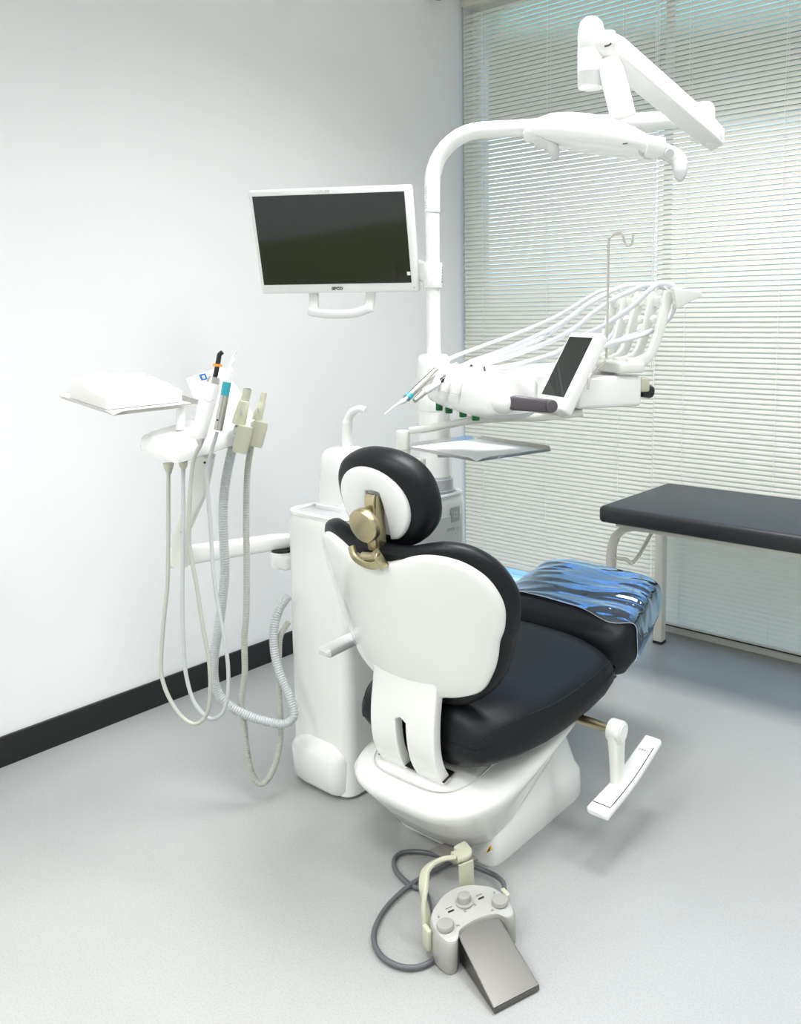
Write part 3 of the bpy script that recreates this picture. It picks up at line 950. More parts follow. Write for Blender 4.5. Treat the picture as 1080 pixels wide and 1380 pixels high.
# curing light
IG = 'instruments in the assistant holder'
t = thing('curing_light', 'fat white curing light with a bent black tip and orange ring', 'dental instrument', P(270, 590, 2.10))
a0, a1, a2, a3, a4 = P(268, 592, 2.10), P(272, 572, 2.10), P(281, 535, 2.10), P(287, 516, 2.10), P(289, 508, 2.10)
ob('grip', MB().tube([a0, a0 + (a1 - a0) * .15, a1, a2, a3], [.014, .0175, .0195, .0215, .0185], 20), M_WHITE, t)
ob('tail', MB().tube([P(270, 591, 2.098), P(270, 602, 2.098)], [.0125, .004], 14), M_STEEL, t)
ob('collar', MB().tube([a3, a4], [.0165, .0135], 20), M_STEEL, t)
bl = ob('light_tip', MB().tube(cr([P(290, 508, 2.10), P(292.5, 496, 2.10), P(294.5, 486, 2.10), P(296, 478, 2.10), P(300, 474.5, 2.10)], 6), [.0062] * 13 + [.006] * 6 + [.0056] * 6, 12), M_BLACK, t)
ob('orange_ring', MB().tube([P(293.0, 494, 2.10), P(293.5, 490.5, 2.10)], [.012, .0115], 20), M_ORANGE, t, label='orange ring')
ob('seam', MB().tube([P(275 + 13 * i / 8, 535 + 6.5 * math.sin(PI * (i + .6) / 10.5), 2.078) for i in range(9)], .0008, 6), M_GREY, t)
t_h1 = [(270, 600), (262, 617), (258, 640), (255.5, 680), (255, 712), (256, 740), (265, 789), (273.6, 846), (281.5, 888), (283.5, 930), (279, 962), (264, 975.5), (246.5, 967), (231.7, 947), (220.7, 922), (217, 895), (220.5, 840), (225.6, 789), (226.8, 740), (227, 690), (227, 632)]
ob('hose', MB().tube(cr(path(t_h1, 2.10, 2.20), 6), .0052, 10), M_HOSEB, t)
# left scaler
t = thing('ultrasonic_scaler', 'silver scaler with a teal band and white tip standing in the left holder', 'dental instrument', P(293, 575, 2.17))
b0_, b1_, b2_, b3_ = P(294, 580, 2.17), P(303, 533, 2.17), P(304.5, 524, 2.17), P(306, 515, 2.17)
ob('grip', MB().tube([b0_, b1_], [.0115, .0115], 18), M_STEEL, t)
ob('band', MB().tube([b1_, b3_], .0112, 18), M_TEAL, t, label='teal band')
ob('tip', MB().tube(cr([b3_, P(310, 499, 2.17), P(314, 485, 2.17), P(316, 478, 2.17), P(319, 472.5, 2.17)], 5), [.0105] * 3 + [.0095] * 3 + [.006] * 5 + [.0028] * 10, 14), M_WHITE, t)
ob('button', MB().ball(P(293, 566, 2.157), .0022), M_BLACK, t)
t_h2 = [(293, 582), (286, 605), (280, 630), (279, 650), (284, 712), (285.5, 740), (288.4, 777), (295.8, 826), (303, 863), (307.6, 900), (307, 937), (300.8, 959.3), (288.4, 968.7), (276, 964), (261, 944.5), (251.5, 912.5), (247.8, 878), (246, 814), (246.5, 740), (247, 690), (247, 628)]
ob('hose', MB().tube(cr(path(t_h2, 2.17, 2.18), 6), .0052, 10), M_HOSE, t)


def corrugated(pts, r, k=.06):
    # resample and alternate radius
    L = [0]
    for i in range(1, len(pts)):
        L.append(L[-1] + (pts[i] - pts[i - 1]).length)
    n = int(L[-1] / .0018)
    out, rad = [], []
    j = 0
    for i in range(n + 1):
        s = L[-1] * i / n
        while j < len(L) - 2 and L[j + 1] < s:
            j += 1
        f = (s - L[j]) / max(L[j + 1] - L[j], 1e-9)
        out.append(pts[j].lerp(pts[j + 1], f))
        rad.append(r * (1 + k * (1 if (i // 2) % 2 else -1)))
    return MB().tube(out, rad, 14)


t = thing('suction_handpiece', 'thicker beige suction nozzle in the first tilting holder with a wide ribbed hose', 'dental instrument', P(326, 570, 2.26))
ob('nozzle', MB().tube([P(321.5, 572, 2.26), P(324, 562, 2.26), P(329.5, 541, 2.26), P(330, 540, 2.26), P(334, 524, 2.26)], [.0195, .0185, .0145, .0118, .0112], 18), M_BEIGE, t)
ob('bore', MB().cyl(P(334, 524.2, 2.26), P(334.1, 523.4, 2.26), .008, 14), M_BLACK, t)
ob('slide', MB().box(P(325, 556, 2.24), (.004, .004, .016), .001), M_GREY, t)
p3 = [(322, 575), (317, 592), (312.6, 608), (305, 644), (301, 682), (301.6, 727), (303.2, 760), (302, 789), (296, 838.6), (289.6, 878), (288.4, 912.5), (294.6, 934.7), (308, 949.5), (332.8, 964), (362.4, 973), (384.5, 975.3), (396.5, 964), (391, 940), (378, 910), (370, 878), (369.7, 846), (377, 821), (389, 803)]
ob('hose', corrugated(cr(path(p3, 2.27, 2.50), 10), .0125), M_HOSE, t)
t = thing('saliva_ejector', 'thinner beige suction nozzle in the far tilting holder with a narrow ribbed hose', 'dental instrument', P(348, 567, 2.33))
ob('nozzle', MB().tube([P(346.5, 566, 2.33), P(348, 558, 2.33), P(353.3, 543, 2.33), P(353.6, 541.5, 2.33), P(355, 535, 2.33), P(356.5, 529, 2.33)], [.0145, .014, .0105, .008, .0092, .0072], 16), M_BEIGE, t)
ob('slide', MB().box(P(348, 553, 2.312), (.004, .004, .014), .001), M_GREY, t)
p4 = [(346, 570), (341, 588), (338, 605), (333.5, 638), (332, 697), (332.6, 760), (332, 826), (329.5, 863), (330, 907), (325.6, 945), (329, 975), (333, 1011), (340, 1043), (352.5, 1056.6), (367, 1040.6), (377, 1006), (378.5, 974), (376.5, 932), (376, 888), (378, 858), (389, 838)]
ob('hose', corrugated(cr(path(p4, 2.34, 2.50), 10), .0088), M_HOSEB, t)

# left tray with paper
k1, k2, k3 = P(150, 561, 2.10), P(268, 547.5, 2.30), P(92, 534, 2.30)
eu2 = (k2 - k1).normalized()
n2 = eu2.cross(k3 - k1).normalized()
ev2 = n2.cross(eu2)
lu2, lv2 = (k2 - k1).length + .02, abs((k3 - k1).dot(ev2))
c2_ = k1 + eu2 * (lu2 / 2) + ev2 * (lv2 / 2)
t = thing('instrument_tray', 'steel-rimmed tray with a stack of white towels at the far left', 'tray', c2_)
tray(t, c2_, eu2, ev2, lu2, lv2, .010, M_STEEL, 0)
t = thing('paper_towel_stack', 'stack of folded white paper towels lying on the far left tray', 'paper towels', c2_)
pp = MB()
N1, N2 = 14, 10
for lay, (su, sv, h0, h1) in enumerate(((.80, .66, .002, .034),)):
    vs = []
    for lev in (0, 1):
        for i in range(N1 + 1):
            for j in range(N2 + 1):
                u, v_ = (i / N1 - .5), (j / N2 - .5)
                h = h0 if lev == 0 else h1 + .010 * noise.noise(V((u * 5, v_ * 5, lay))) + .022 * (.5 + v_) + .018 * max(0, 1 - 5 * abs(u + .1)) * (.5 + v_)
                vs.append(c2_ + eu2 * (u * lu2 * su) + ev2 * ((v_ + .10) * lv2 * sv) + n2 * h)
    q = (N1 + 1) * (N2 + 1)
    fs = []
    for lev in (0, 1):
        for i in range(N1):
            for j in range(N2):
                a = lev * q + i * (N2 + 1) + j
                fs.append((a, a + 1, a + N2 + 2, a + N2 + 1))
    for i in range(N1):
        for j in (0, N2):
            a = i * (N2 + 1) + j
            fs.append((a, a + N2 + 1, a + N2 + 1 + q, a + q))
    for j in range(N2):
        for i in (0, N1):
            a = i * (N2 + 1) + j
            fs.append((a, a + 1, a + 1 + q, a + q))
    pp.add(vs, fs)
ob('towels', pp, M_PAPER, t, 50)

# ------------------------------------------------------------------ dental chair
XC = -1.43
t = CHAIR = thing('dental_chair', 'white and black dental treatment chair seen from behind its backrest', 'dental chair', (XC, 1.8, 0))


def plan_ring(yr, yf, hw, zfun, e=4, n=48, taper=0):
    yc, hl = (yr + yf) / 2, (yf - yr) / 2
    out = []
    for k in range(n):
        a = 2 * PI * k / n
        y = yc + hl * sgp(math.sin(a), 2 / e)
        x = XC + (hw + taper * (y - yc)) * sgp(math.cos(a), 2 / e)
        out.append(V((x, y, zfun(y))))
    return out


def sstep(x, a, b):
    u = max(0, min(1, (x - a) / (b - a)))
    return u * u * (3 - 2 * u)


ob('base_plinth', MB().rings([plan_ring(1.582, 2.03, .180, lambda y: .0, 12), plan_ring(1.578, 2.035, .184, lambda y: .010, 12), plan_ring(1.585, 2.03, .180, lambda y: .085, 12), plan_ring(1.60, 2.02, .170, lambda y: .11, 10), plan_ring(1.62, 2.0, .15, lambda y: .20, 8)]), M_BODY, t)
bt = lambda y: .155 * sstep(y, 1.52, 2.0)
ob('base_shell', MB().rings([
    plan_ring(1.53, 1.96, .150, lambda y: .075 + bt(y), 3.6),
    plan_ring(1.50, 2.00, .185, lambda y: .078 + bt(y), 3.6),
    plan_ring(1.455, 2.02, .205, lambda y: .135 + bt(y) * .85, 3.6),
    plan_ring(1.415, 2.04, .228, lambda y: .185 + bt(y) * .7, 3.6),
    plan_ring(1.395, 2.05, .240, lambda y: .212 + bt(y) * .6, 3.6),
    plan_ring(1.395, 2.05, .245, lambda y: .230 + bt(y) * .55, 3.6),
    plan_ring(1.41, 2.05, .238, lambda y: .247 + bt(y) * .5, 3.6),
    plan_ring(1.44, 2.04, .220, lambda y: .256 + bt(y) * .5, 3.6),
    plan_ring(1.50, 2.00, .15, lambda y: .285 + bt(y) * .35, 3.6)]), M_SHELL, t, 60)
# inset rear panel outline
gr = [p for p in plan_ring(1.432, 1.95, .172, lambda y: .262 + .055 * sstep(y, 1.45, 1.75), 4, 64)]
gr = [p for p in gr if p.y < 1.66]
gr.sort(key=lambda p: math.atan2(p.x - XC, 1.9 - p.y))
ob('panel_seam', MB().tube(gr, .0022, 6), M_LGREY, t)
pan = []
for s, dz in ((1.0, 0), (.96, .004), (.5, .012)):
    pan.append([V((XC + (p.x - XC) * s, 1.60 + (p.y - 1.60) * s, .260 + .055 * sstep(p.y, 1.45, 1.75) + dz)) for p in plan_ring(1.437, 1.80, .168, lambda y: 0, 4, 40)])
ob('rear_panel', MB().rings(pan, False), M_SHELL, t, 60)
ob('strut_slot', MB().prism([(XC - .118, 1.460, .2775), (XC + .118, 1.460, .2775), (XC + .116, 1.503, .286), (XC - .116, 1.503, .286)], (0, -.15, 1), .002), M_BLACK, t, label='black slots')
ob('rear_seam', MB().tube([(XC - .135, 1.428, .245), (XC - .128, 1.412, .215), (XC - .125, 1.422, .19)], .0012, 6), M_GREY, t)
ob('cable_cover', MB().prism([PZ(580, 1147, .05), PZ(614, 1166, .05), PZ(645, 1160, .062), PZ(606, 1136, .062)], (0, 0, 1), .006, .001), M_CCOV, t)
# warning label on the right side
wl = PX(656, 1146, XC + .186)
wx = XC + .19
wt = MB()
ob('warning_label', MB().add([PX(653, 1151, wx), PX(664.5, 1145, wx), PX(661, 1139, wx)] + [PX(653, 1151, wx - .001), PX(664.5, 1145, wx - .001), PX(661, 1139, wx - .001)], [(0, 1, 2), (3, 5, 4), (0, 3, 4, 1), (1, 4, 5, 2), (2, 5, 3, 0)]), M_YELLOW, t, 0, label='yellow warning triangle')
ob('warning_bolt', MB().tube([PX(661, 1142, wx + .001), PX(658.5, 1145.5, wx + .001), PX(660.5, 1145, wx + .001), PX(657.5, 1148, wx + .001)], .0014, 6), M_BLACK, t)

# seat cushion


def cush(secs, e=4.2, n=56):
    rs = []
    for y, zt, zb, hw, ex_ in secs:
        r = []
        for k in range(n):
            a = 2 * PI * k / n
            c_, s_ = math.cos(a), math.sin(a)
            x = XC + hw * sgp(c_, 2 / ex_)
            z = (zt + zb) / 2 + (zt - zb) / 2 * sgp(s_, 2 / ex_)
            if s_ > 0:
                z -= .028 * (abs(x - XC) / hw) ** 2.5
            r.append(V((x, y + .03 * (0 if s_ < 0 else 0), z)))
        rs.append(r)
    return rs


SEAT = [(1.4735, .395, .368, .06, 2), (1.4755, .404, .358, .11, 2.2), (1.478, .41, .35, .15, 2.4), (1.482, .435, .325, .20, 2.8), (1.495, .460, .308, .218, 3.2), (1.53, .476, .302, .236, 3.6), (1.60, .484, .300, .260, 4), (1.70, .483, .302, .281, 4), (1.78, .482, .306, .287, 4), (1.90, .486, .312, .287, 4), (1.98, .494, .322, .285, 4), (2.03, .493, .335, .280, 3.6), (2.055, .478, .352, .268, 3), (2.068, .452, .385, .245, 2.6)]
sc_ = ob('seat_cushion', MB().rings(cush(SEAT)), M_LEATHER, t, 70)
sr = cush(SEAT)
for k in (4, 24):
    ob('seam', MB().tube(cr([r[k] for r in sr[3:-1]], 4), .0011, 6), M_BLACK, sc_)

# leg rest
KN = V((XC, 2.11, .404))
KF = V((XC, 2.44, .525))
kax = (KF - KN).normalized()
kup = V((1, 0, 0)).cross(kax)
LEGS = [(-.018, .063, .20, 2.6), (-.006, .085, .232, 3), (.03, .100, .258, 3.6), (.10, .097, .258, 4.2), (.22, .085, .244, 4.6), (.31, .074, .230, 4.6), (.35, .064, .220, 4), (.368, .050, .207, 3), (.376, .030, .18, 2.6)]


def leg_ring(s, hh, hw, e, inf=0, n=64, wr=0, seed=0):
    r = []
    for k in range(n):
        a = 2 * PI * k / n
        c_, s_ = math.cos(a), math.sin(a)
        p = KN + kax * s + V((1, 0, 0)) * ((hw + inf) * sgp(c_, 2 / e)) + kup * ((hh + inf) * sgp(s_, 2 / e))
        if wr:
            q0_ = V((p.x * 2.6 + 1.2 * p.y + seed, p.y * 17 - 5 * p.x, p.z * 7))
            rid = (1 - 2.2 * abs(noise.noise(q0_))) * .6 + (1 - 2.2 * abs(noise.noise(q0_ * 2.2 + V((3, 1, 7))))) * .3
            p = p + kup * (wr * rid * (1 if s_ > -.2 else .2)) + V((1, 0, 0)) * (wr * rid * .5 * c_)
        if False:
            d_ = (p - (KN + kax * s)).normalized()
            q = V((p.x * 3.2 + 1.0 * p.y, p.y * 15 - 4 * p.x, p.z * 9 + seed))
            p = p + d_ * (wr * (noise.noise(q) + .45 * noise.noise(q * 2.1) + .3))
        r.append(p)
    return r


ob('leg_rest', MB().rings([leg_ring(*q) for q in LEGS]), M_LEATHER, t, 70)
sq = [leg_ring(*q) for q in LEGS[2:-1]]
lg = ob('leg_rest_support', MB().box((XC, 2.16, .34), (.2, .16, .06), .01), M_GREY, t)

# plastic cover over the leg rest
cv = thing('plastic_cover', 'clear wrinkled plastic sheet wrapped over the chair leg rest', 'plastic cover', KN + kax * .2 + kup * .08)


def interp(s):
    for a, b in zip(LEGS, LEGS[1:]):
        if a[0] <= s <= b[0]:
            f = (s - a[0]) / (b[0] - a[0])
            return [a[i] + (b[i] - a[i]) * f for i in range(4)]
    return LEGS[-1]


rs = []
NS = 64
for i in range(NS + 1):
    s = .085 + (.374 - .085) * i / NS
    q = interp(s)
    rs.append(leg_ring(q[0], q[1], q[2], q[3], .004, 140, .0075, 3))
# wavy near edge: pull the first rings
for k in range(140):
    a = 2 * PI * k / 140
    off = .018 * math.sin(a * 3 + 1) + .012 * math.sin(a * 5)
    for i in range(6):
        rs[i][k] = rs[i][k] + kax * (off * (1 - i / 6))
# open strip: over the top and down the sides only
K0, K1 = -11, 81
strip = [[r[k % 140] for k in range(K0, K1 + 1)] for r in rs]
nk = K1 - K0 + 1
ob('sheet', MB().add([p for r in strip for p in r], [(i * nk + j, i * nk + j + 1, (i + 1) * nk + j + 1, (i + 1) * nk + j) for i in range(NS) for j in range(nk - 1)]), M_FILM, cv, 70)
edge = strip[0]
ob('hem', MB().tube(edge, .0007, 6, False), M_WHOSE, cv)

# backrest frame of reference: v up the back, u across, n towards the room behind
B0 = V((XC, 1.443, .517))
BU = V((0, 1.33 - 1.443, .876 - .517)).normalized()
BN = V((1, 0, 0)).cross(BU)          # faces -Y (behind the chair)


def bp(u, v, n=0.0):
    d = .105 * (abs(u) / .32) ** 2.0
    return B0 + V((1, 0, 0)) * u + BU * v + BN * (n - d)


def sym(half):
    return half + [(-u, v) for u, v in reversed(half) if u > 1e-6]


def outline(half, k=6):
    pts = [V((u, v - .7 * .105 * (abs(u) / .32) ** 2.0, 0)) for u, v in sym(half)]
    return [(p.x, p.y) for p in smooth_ring(pts, k)]


shell_h = [(0, .354), (.04, .357), (.08, .370), (.12, .389), (.16, .402), (.20, .406), (.24, .399), (.275, .374), (.294, .335), (.300, .29), (.291, .235), (.275, .19), (.263, .14), (.245, .09), (.215, .035), (.165, .003), (.12, -.012), (.105, -.02), (.05, -.02)]
pad_h = [(0, .388), (.04, .388), (.09, .394), (.14, .412), (.19, .428), (.245, .428), (.29, .402), (.316, .352), (.322, .30), (.312, .235), (.295, .18), (.283, .13), (.262, .075), (.222, .012), (.16, -.04), (.08, -.06)]


def blob(half, prof, cv_=.19):
    o = outline(half)
    rings_ = []
    for s, n in prof:
        rings_.append([bp(u * s, cv_ + (v - cv_) * s, n) for u, v in o])
    return MB().rings(rings_)


ob('backrest_shell', blob(shell_h, [(.9, -.03), (1.0, -.03), (1.002, -.012), (1.0, -.003), (.985, .003), (.96, .005), (.8, .008), (.6, .010), (.4, .011), (.2, .011), (.05, .011)]), M_SHELL, t, 50)
ob('backrest_cushion', blob(pad_h, [(.9, -.012), (.95, -.013), (.98, -.019), (.99, -.031), (.985, -.043), (.965, -.056), (.91, -.065), (.7, -.07), (.4, -.072), (.1, -.072)]), M_LEATHER, t, 60)
# strut
sp = [(1.432, .60), (1.443, .545), (1.4425, .50), (1.439, .44), (1.442, .375), (1.454, .32), (1.476, .277), (1.50, .250)]
stm = MB()
cp0 = cr([V((XC, y, z)) for y, z in sp], 10)
for sg in (-1, 1):
    rg_ = []
    for i_, p in enumerate(cp0):
        tg = (cp0[min(i_ + 1, len(cp0) - 1)] - cp0[max(i_ - 1, 0)]).normalized()
        nm = V((1, 0, 0)).cross(tg)
        qi = -.012 + .030 * sstep(-p.z, -.436, -.420)
        cx_, hw2 = sg * (.112 + qi) / 2, (.112 - qi) / 2
        rg_.append([V((XC + cx_ + hw2 * sgp(math.cos(2 * PI * k / 40), .2), p.y, p.z)) + nm * (.015 * sgp(math.sin(2 * PI * k / 40), .2)) for k in range(40)])
    stm.rings(rg_)
for v in stm.v:
    v.y += .105 * ((v.x - XC) / .32) ** 2 * sstep(v.z, .33, .58)
ob('back_strut', stm, M_SHELL, t, 50)

# head rest
HC = V((XC, 1.385, 1.00))
HU = V((0, -.26, 1)).normalized()
HN = V((1, 0, 0)).cross(HU)
HC = V((XC - .02, 1.36, 1.02)) + HU * -.028


def hpnt(u, v, n):
    return HC + V((1, 0, 0)) * u + HU * v + HN * n - HN * (.7 * u * u)


def hblob(hw, vt, vb, prof, e=2.3, n=64):
    rs_ = []
    for s, nn in prof:
        r = []
        for k in range(n):
            a = 2 * PI * k / n
            u = hw * sgp(math.cos(a), 2 / e)
            v = sgp(math.sin(a), 2 / e)
            v = v * vt if v > 0 else v * vb
            r.append(hpnt(u * s, v * s, nn))
        rs_.append(r)
    return MB().rings(rs_)


ob('headrest_cushion', hblob(.152, .125, .130, [(.6, .0), (.84, -.001), (.92, -.006), (.975, -.016), (1.0, -.032), (1.0, -.050), (.97, -.068), (.9, -.080), (.75, -.087), (.4, -.090), (.1, -.091)]), M_LEATHER, t, 70)
# horseshoe shell
hs = []
out_ = []
for k in range(41):
    a = math.radians(-54 + 288 * k / 40)
    out_.append((.114 * math.cos(a), .096 * math.sin(a) if math.sin(a) > 0 else .105 * math.sin(a)))
inn = [(-.036, -.090), (-.032, -.072), (-.022, -.03), (-.010, .008), (-.006, .034), (.015, .037), (.036, .034), (.040, .008), (.043, -.03), (.043, -.065), (.042, -.090)]
poly = out_ + inn
hm = MB()
bm = bmesh.new()
vs_ = [bm.verts.new((u, v, 0)) for u, v in poly]
f = bm.faces.new(vs_)
ex_ = bmesh.ops.extrude_face_region(bm, geom=[f])
top = [e for e in ex_['geom'] if isinstance(e, bmesh.types.BMVert)]
for v in top:
    v.co.z += .022
bmesh.ops.recalc_face_normals(bm, faces=bm.faces[:])
tope = [e for e in bm.edges if all(v in set(top) for v in e.verts)]
bmesh.ops.bevel(bm, geom=tope, offset=.008, segments=4, profile=.5, affect='EDGES')
bmesh.ops.triangulate(bm, faces=[f for f in bm.faces if len(f.verts) > 4])
for v in bm.verts:
    v.co = hpnt(v.co.x, v.co.y, v.co.z - .010)
hm.addbm(bm)
ob('headrest_shell', hm, M_WHITE, t, 60)
ob('headrest_slot', MB().prism([hpnt(-.014, .04, .003), hpnt(.042, .04, .003), hpnt(.058, -.08, .003), hpnt(-.04, -.08, .003)], HN, .001), M_LGREY, t)
ob('headrest_hole', MB().prism([hpnt(.004, .018, .0055), hpnt(.030, .018, .0055), hpnt(.030, -.01, .0055), hpnt(.004, -.01, .0055)], HN, .002), M_BLACK, t)
# metal bracket and knob
g0, g1, g2 = hpnt(-.0, .028, .004), PX(495, 690, XC), PX(506, 748, XC)
g0b = PX(498, 668, XC)
ob('bracket_stem', MB().ribbon(cr([hpnt(0.02, -.004, -.002), g0b + V((0, .004, 0)), PX(496, 700, XC) + V((0, .008, 0)), PX(503, 738, XC), PX(509, 762, XC) + V((0, .006, 0))], 5), .030, .007, tuple(HN), 6).ribbon(cr([g0b + V((.016, .02, 0)), PX(496, 700, XC) + V((.016, .024, 0)), PX(503, 738, XC) + V((.016, .016, 0))], 5), .004, .028, tuple(HN), 6), M_BRASS, t)
kc = PX(491, 708, XC)
ob('lock_knob', MB().lathe([(.034, -.016), (.041, -.013), (.043, -.008), (.043, .005), (.041, .009), (.037, .0105), (.0, .0105)], kc, HN, 40), M_BRASS, t, label='round brass-coloured knob')
bc = PX(508, 752, XC)
ob('bracket_base', MB().ribbon(cr([bp(-.050, .392, .006), bp(-.036, .372, .014), bp(0, .362, .016), bp(.03, .362, .014), bp(.045, .372, .006)], 4), .022, .014, tuple(BN), 4)
   .cyl(bp(-.002, .384, .018), bp(.05, .388, .014), .009, 16, .002).ribbon([bp(.040, .402, .014), bp(.058, .358, .012)], .008, .024, tuple(BN), 4), M_BRASS, t)

# arm rests
for s in (1, -1):
    X = XC + s * .385
    if s > 0:
        pv, pe = PX(831, 985, X - .01), PX(833, 1077, X)
        ar = ob('armrest', MB().ribbon([pv + V((0, 0, .022)), pv, pv + (pe - pv) * .35, pe], [.046, .062, .05, .042], [.022, .034, .03, .026], (1, 0, 0.01), 4).cyl(pv - V((.02, 0, 0)), pv + V((.022, 0, 0)), .031, 28, .006), M_CREAM, t)
        ob('pivot_pin', MB().cyl(pv - V((.13, 0, 0)), pv - V((.018, 0, 0)), .013, 16), M_BRASS, ar)
        ob('pivot_cap', MB().cyl(pv + V((.0215, 0, 0)), pv + V((.0235, 0, 0)), .022, 24), M_WHITE, ar)
        n0, n1 = V((XC + .385 + .012, 1.745, .158)), V((XC + .385 + .012, 2.055, .226))
        pts = cr([n0, n0 + (n1 - n0) * .5 - V((0, 0, .012)), n1], 8)
        N_ = len(pts)
        ob('arm_pad', MB().ribbon([pts[0] - (pts[1] - pts[0]) * .3] + pts + [pts[-1] + (pts[-1] - pts[-2]) * .3], [.052] + [.066 - .014 * i / N_ for i in range(N_)] + [.036], [.012] + [.024] * N_ + [.012], (0, 0, 1), 5), M_WHITE, ar)
        up_ = V((0, 0, .0125))
        lo2 = [p + up_ for p in pts]
        ol = [p + V((.026 - .007 * i / N_, 0, 0)) for i, p in enumerate(lo2[1:-2])] 
        ol = [lo2[1] - V((.026, 0, 0))] + ol
        ob('pad_groove', MB().tube(ol, .0014, 6), M_DGREY, ar)
        marks('pad_mark', 4, .010, lo2[-4] + V((.0, 0, .0008)), (1, 0.1, 0), (0, 1, .2), M_TEXTG, ar)
    else:
        n0, n1 = V((XC - .318, 1.455, .515)), V((XC - .318, 1.86, .56))
        pts = cr([n0, n0 + (n1 - n0) * .5 - V((0, 0, .008)), n1], 6)
        N_ = len(pts)
        ar = ob('armrest', MB().ribbon([V((XC - .30, 1.80, .36)), V((XC - .30, 1.78, .44)), V((XC - .31, 1.74, .53))], .044, .026, (1, 0, 0.01), 4), M_CREAM, t)
        ob('arm_pad', MB().ribbon([pts[0] - (pts[1] - pts[0]) * .25] + pts, [.034] + [.05] * N_, [.012] + [.026] * N_, (0, 0, 1), 5), M_LGREY, ar)

# ------------------------------------------------------------------ foot pedal
q0, q1, q2, q3 = PZ(612, 1263, .066), PZ(676, 1234, .066), PZ(726, 1313, .014), PZ(672, 1343, .014)
fc = (q0 + q1) / 2
s_ = (q1 - q0)
s_.z = 0
s_.normalize()
f_ = V((s_.y, -s_.x, 0))
print('PEDAL', s_, f_, (q1 - q0).length, (q2 - q3), ((q2 + q3) / 2 - fc))
t = thing('foot_pedal', 'grey foot control with three knobs and a sloping steel pedal on the floor', 'foot pedal', V((fc.x, fc.y, 0)))


def fp(a, b, z):
    """a: towards the pedal toe, b: across, from the middle of the pedal hinge"""
    return V((fc.x, fc.y, 0)) + f_ * a + s_ * b + V((0, 0, z))


hw_ = (q1 - q0).length / 2
hl_ = (((q3 + q2) / 2) - fc).length
pw = hw_ + .0
# body: kidney plan
half = [(.004, -.066), (.024, -.088), (.018, -.115), (-.02, -.128), (-.062, -.118), (-.088, -.09), (-.11, -.045), (-.116, 0), (-.11, .045), (-.088, .09), (-.062, .118), (-.02, .128), (.018, .115), (.024, .088), (.004, .066), (-.004, .03), (-.006, 0), (-.004, -.03)]
kid = smooth_ring([V((a, b, 0)) for a, b in half], 4)
ck = V((-.045, 0, 0))
br_ = []
for sc, z in ((.97, .002), (1.0, .006), (1.0, .050), (.985, .068), (.955, .074)):
    br_.append([fp(ck.x + (p.x - ck.x) * sc, (p.y) * sc * .78, z + .012 * (-(p.x)) / .116) for p in kid])
ob('body', MB().rings(br_), M_PEDAL, t, 40)
ob('top_plate', MB().rings([[fp(ck.x + (p.x - ck.x) * sc, p.y * sc * .78, z + .012 * (-p.x) / .116) for p in kid] for sc, z in ((.94, .073), (.94, .076), (.92, .0775))]), M_PTOP, t, 40, label='pale top plate')
ob('base_rubber', MB().rings([[fp(ck.x + (p.x - ck.x) * .96, p.y * .75, z) for p in kid] for z in (.0, .004)]), M_BLACK, t)
for a, b, r, h in ((-.022, -.072, .0195, .010), (-.065, .0, .0155, .018), (-.022, .072, .0195, .010)):
    ob('knob', MB().lathe([(r, 0), (r, h * .7), (r * .93, h * .95), (r * .8, h), (.0, h)], fp(a, b, .078 + .012 * (-a) / .116), (0, 0, 1), 28), M_KNOB, t)
ob('knob_ring', MB().lathe([(.0215, 0), (.0215, .003), (.017, .0035)], fp(-.063, .0, .084), (0, 0, 1), 28), M_PEDAL, t)
for a, b in ((-.055, -.04), (-.055, .04)):
    ob('printed_mark', MB().box(fp(a, b, .0845), (.004, .015, .001), 0, 3, Matrix((f_, s_, V((0, 0, 1)))).transposed()), M_BLACK, t)
    ob('printed_mark', MB().box(fp(a - .011, b, .0857), (.0025, .016, .001), 0, 3, Matrix((f_, s_, V((0, 0, 1)))).transposed()), M_TEXTG, t)
for a, b in ((-.055, -.072), (-.012, -.045), (-.055, .076), (-.012, .045), (-.04, -.012), (-.045, .018)):
    ob('printed_mark', MB().box(fp(a, b, .0785 + .012 * (-a) / .116), (.004, .006, .0012), 0, 3, Matrix.Rotation(a * 40, 3, 'Z')), M_TEXTG, t)
pl_ = MB()
w0, w1 = .052, .056
pz0, pz1 = .066, .014
L_ = hl_ + .012
vs = []
for a, w, z in ((-.028, w0, pz0 + .004), (-.008, w0, pz0 + .004), (L_, w1, pz1), (L_ + .002, w1, pz1 - .003)):
    vs += [fp(a, -w, z), fp(a, w, z)]
for a, w, z in ((-.028, w0, .012), (-.008, w0, .012), (L_, w1, .004), (L_ + .002, w1, .004)):
    vs += [fp(a, -w, z), fp(a, w, z)]
pl_.add(vs, [(0, 1, 3, 2), (2, 3, 5, 4), (4, 5, 7, 6), (6, 7, 15, 14), (0, 2, 10, 8), (2, 4, 12, 10), (4, 6, 14, 12), (1, 9, 11, 3), (3, 11, 13, 5), (5, 13, 15, 7), (8, 10, 11, 9), (10, 12, 13, 11), (12, 14, 15, 13), (0, 8, 9, 1)])
ob('pedal_plate', pl_, M_PEDSTEEL, t, 0, label='sloping brushed steel plate')
ob('pedal_lip', MB().tube([fp(-.008, -w0, pz0 + .004), fp(L_, -w1, pz1), fp(L_, w1, pz1), fp(-.008, w0, pz0 + .004)], .0014, 8), M_PEDSTEEL, t)
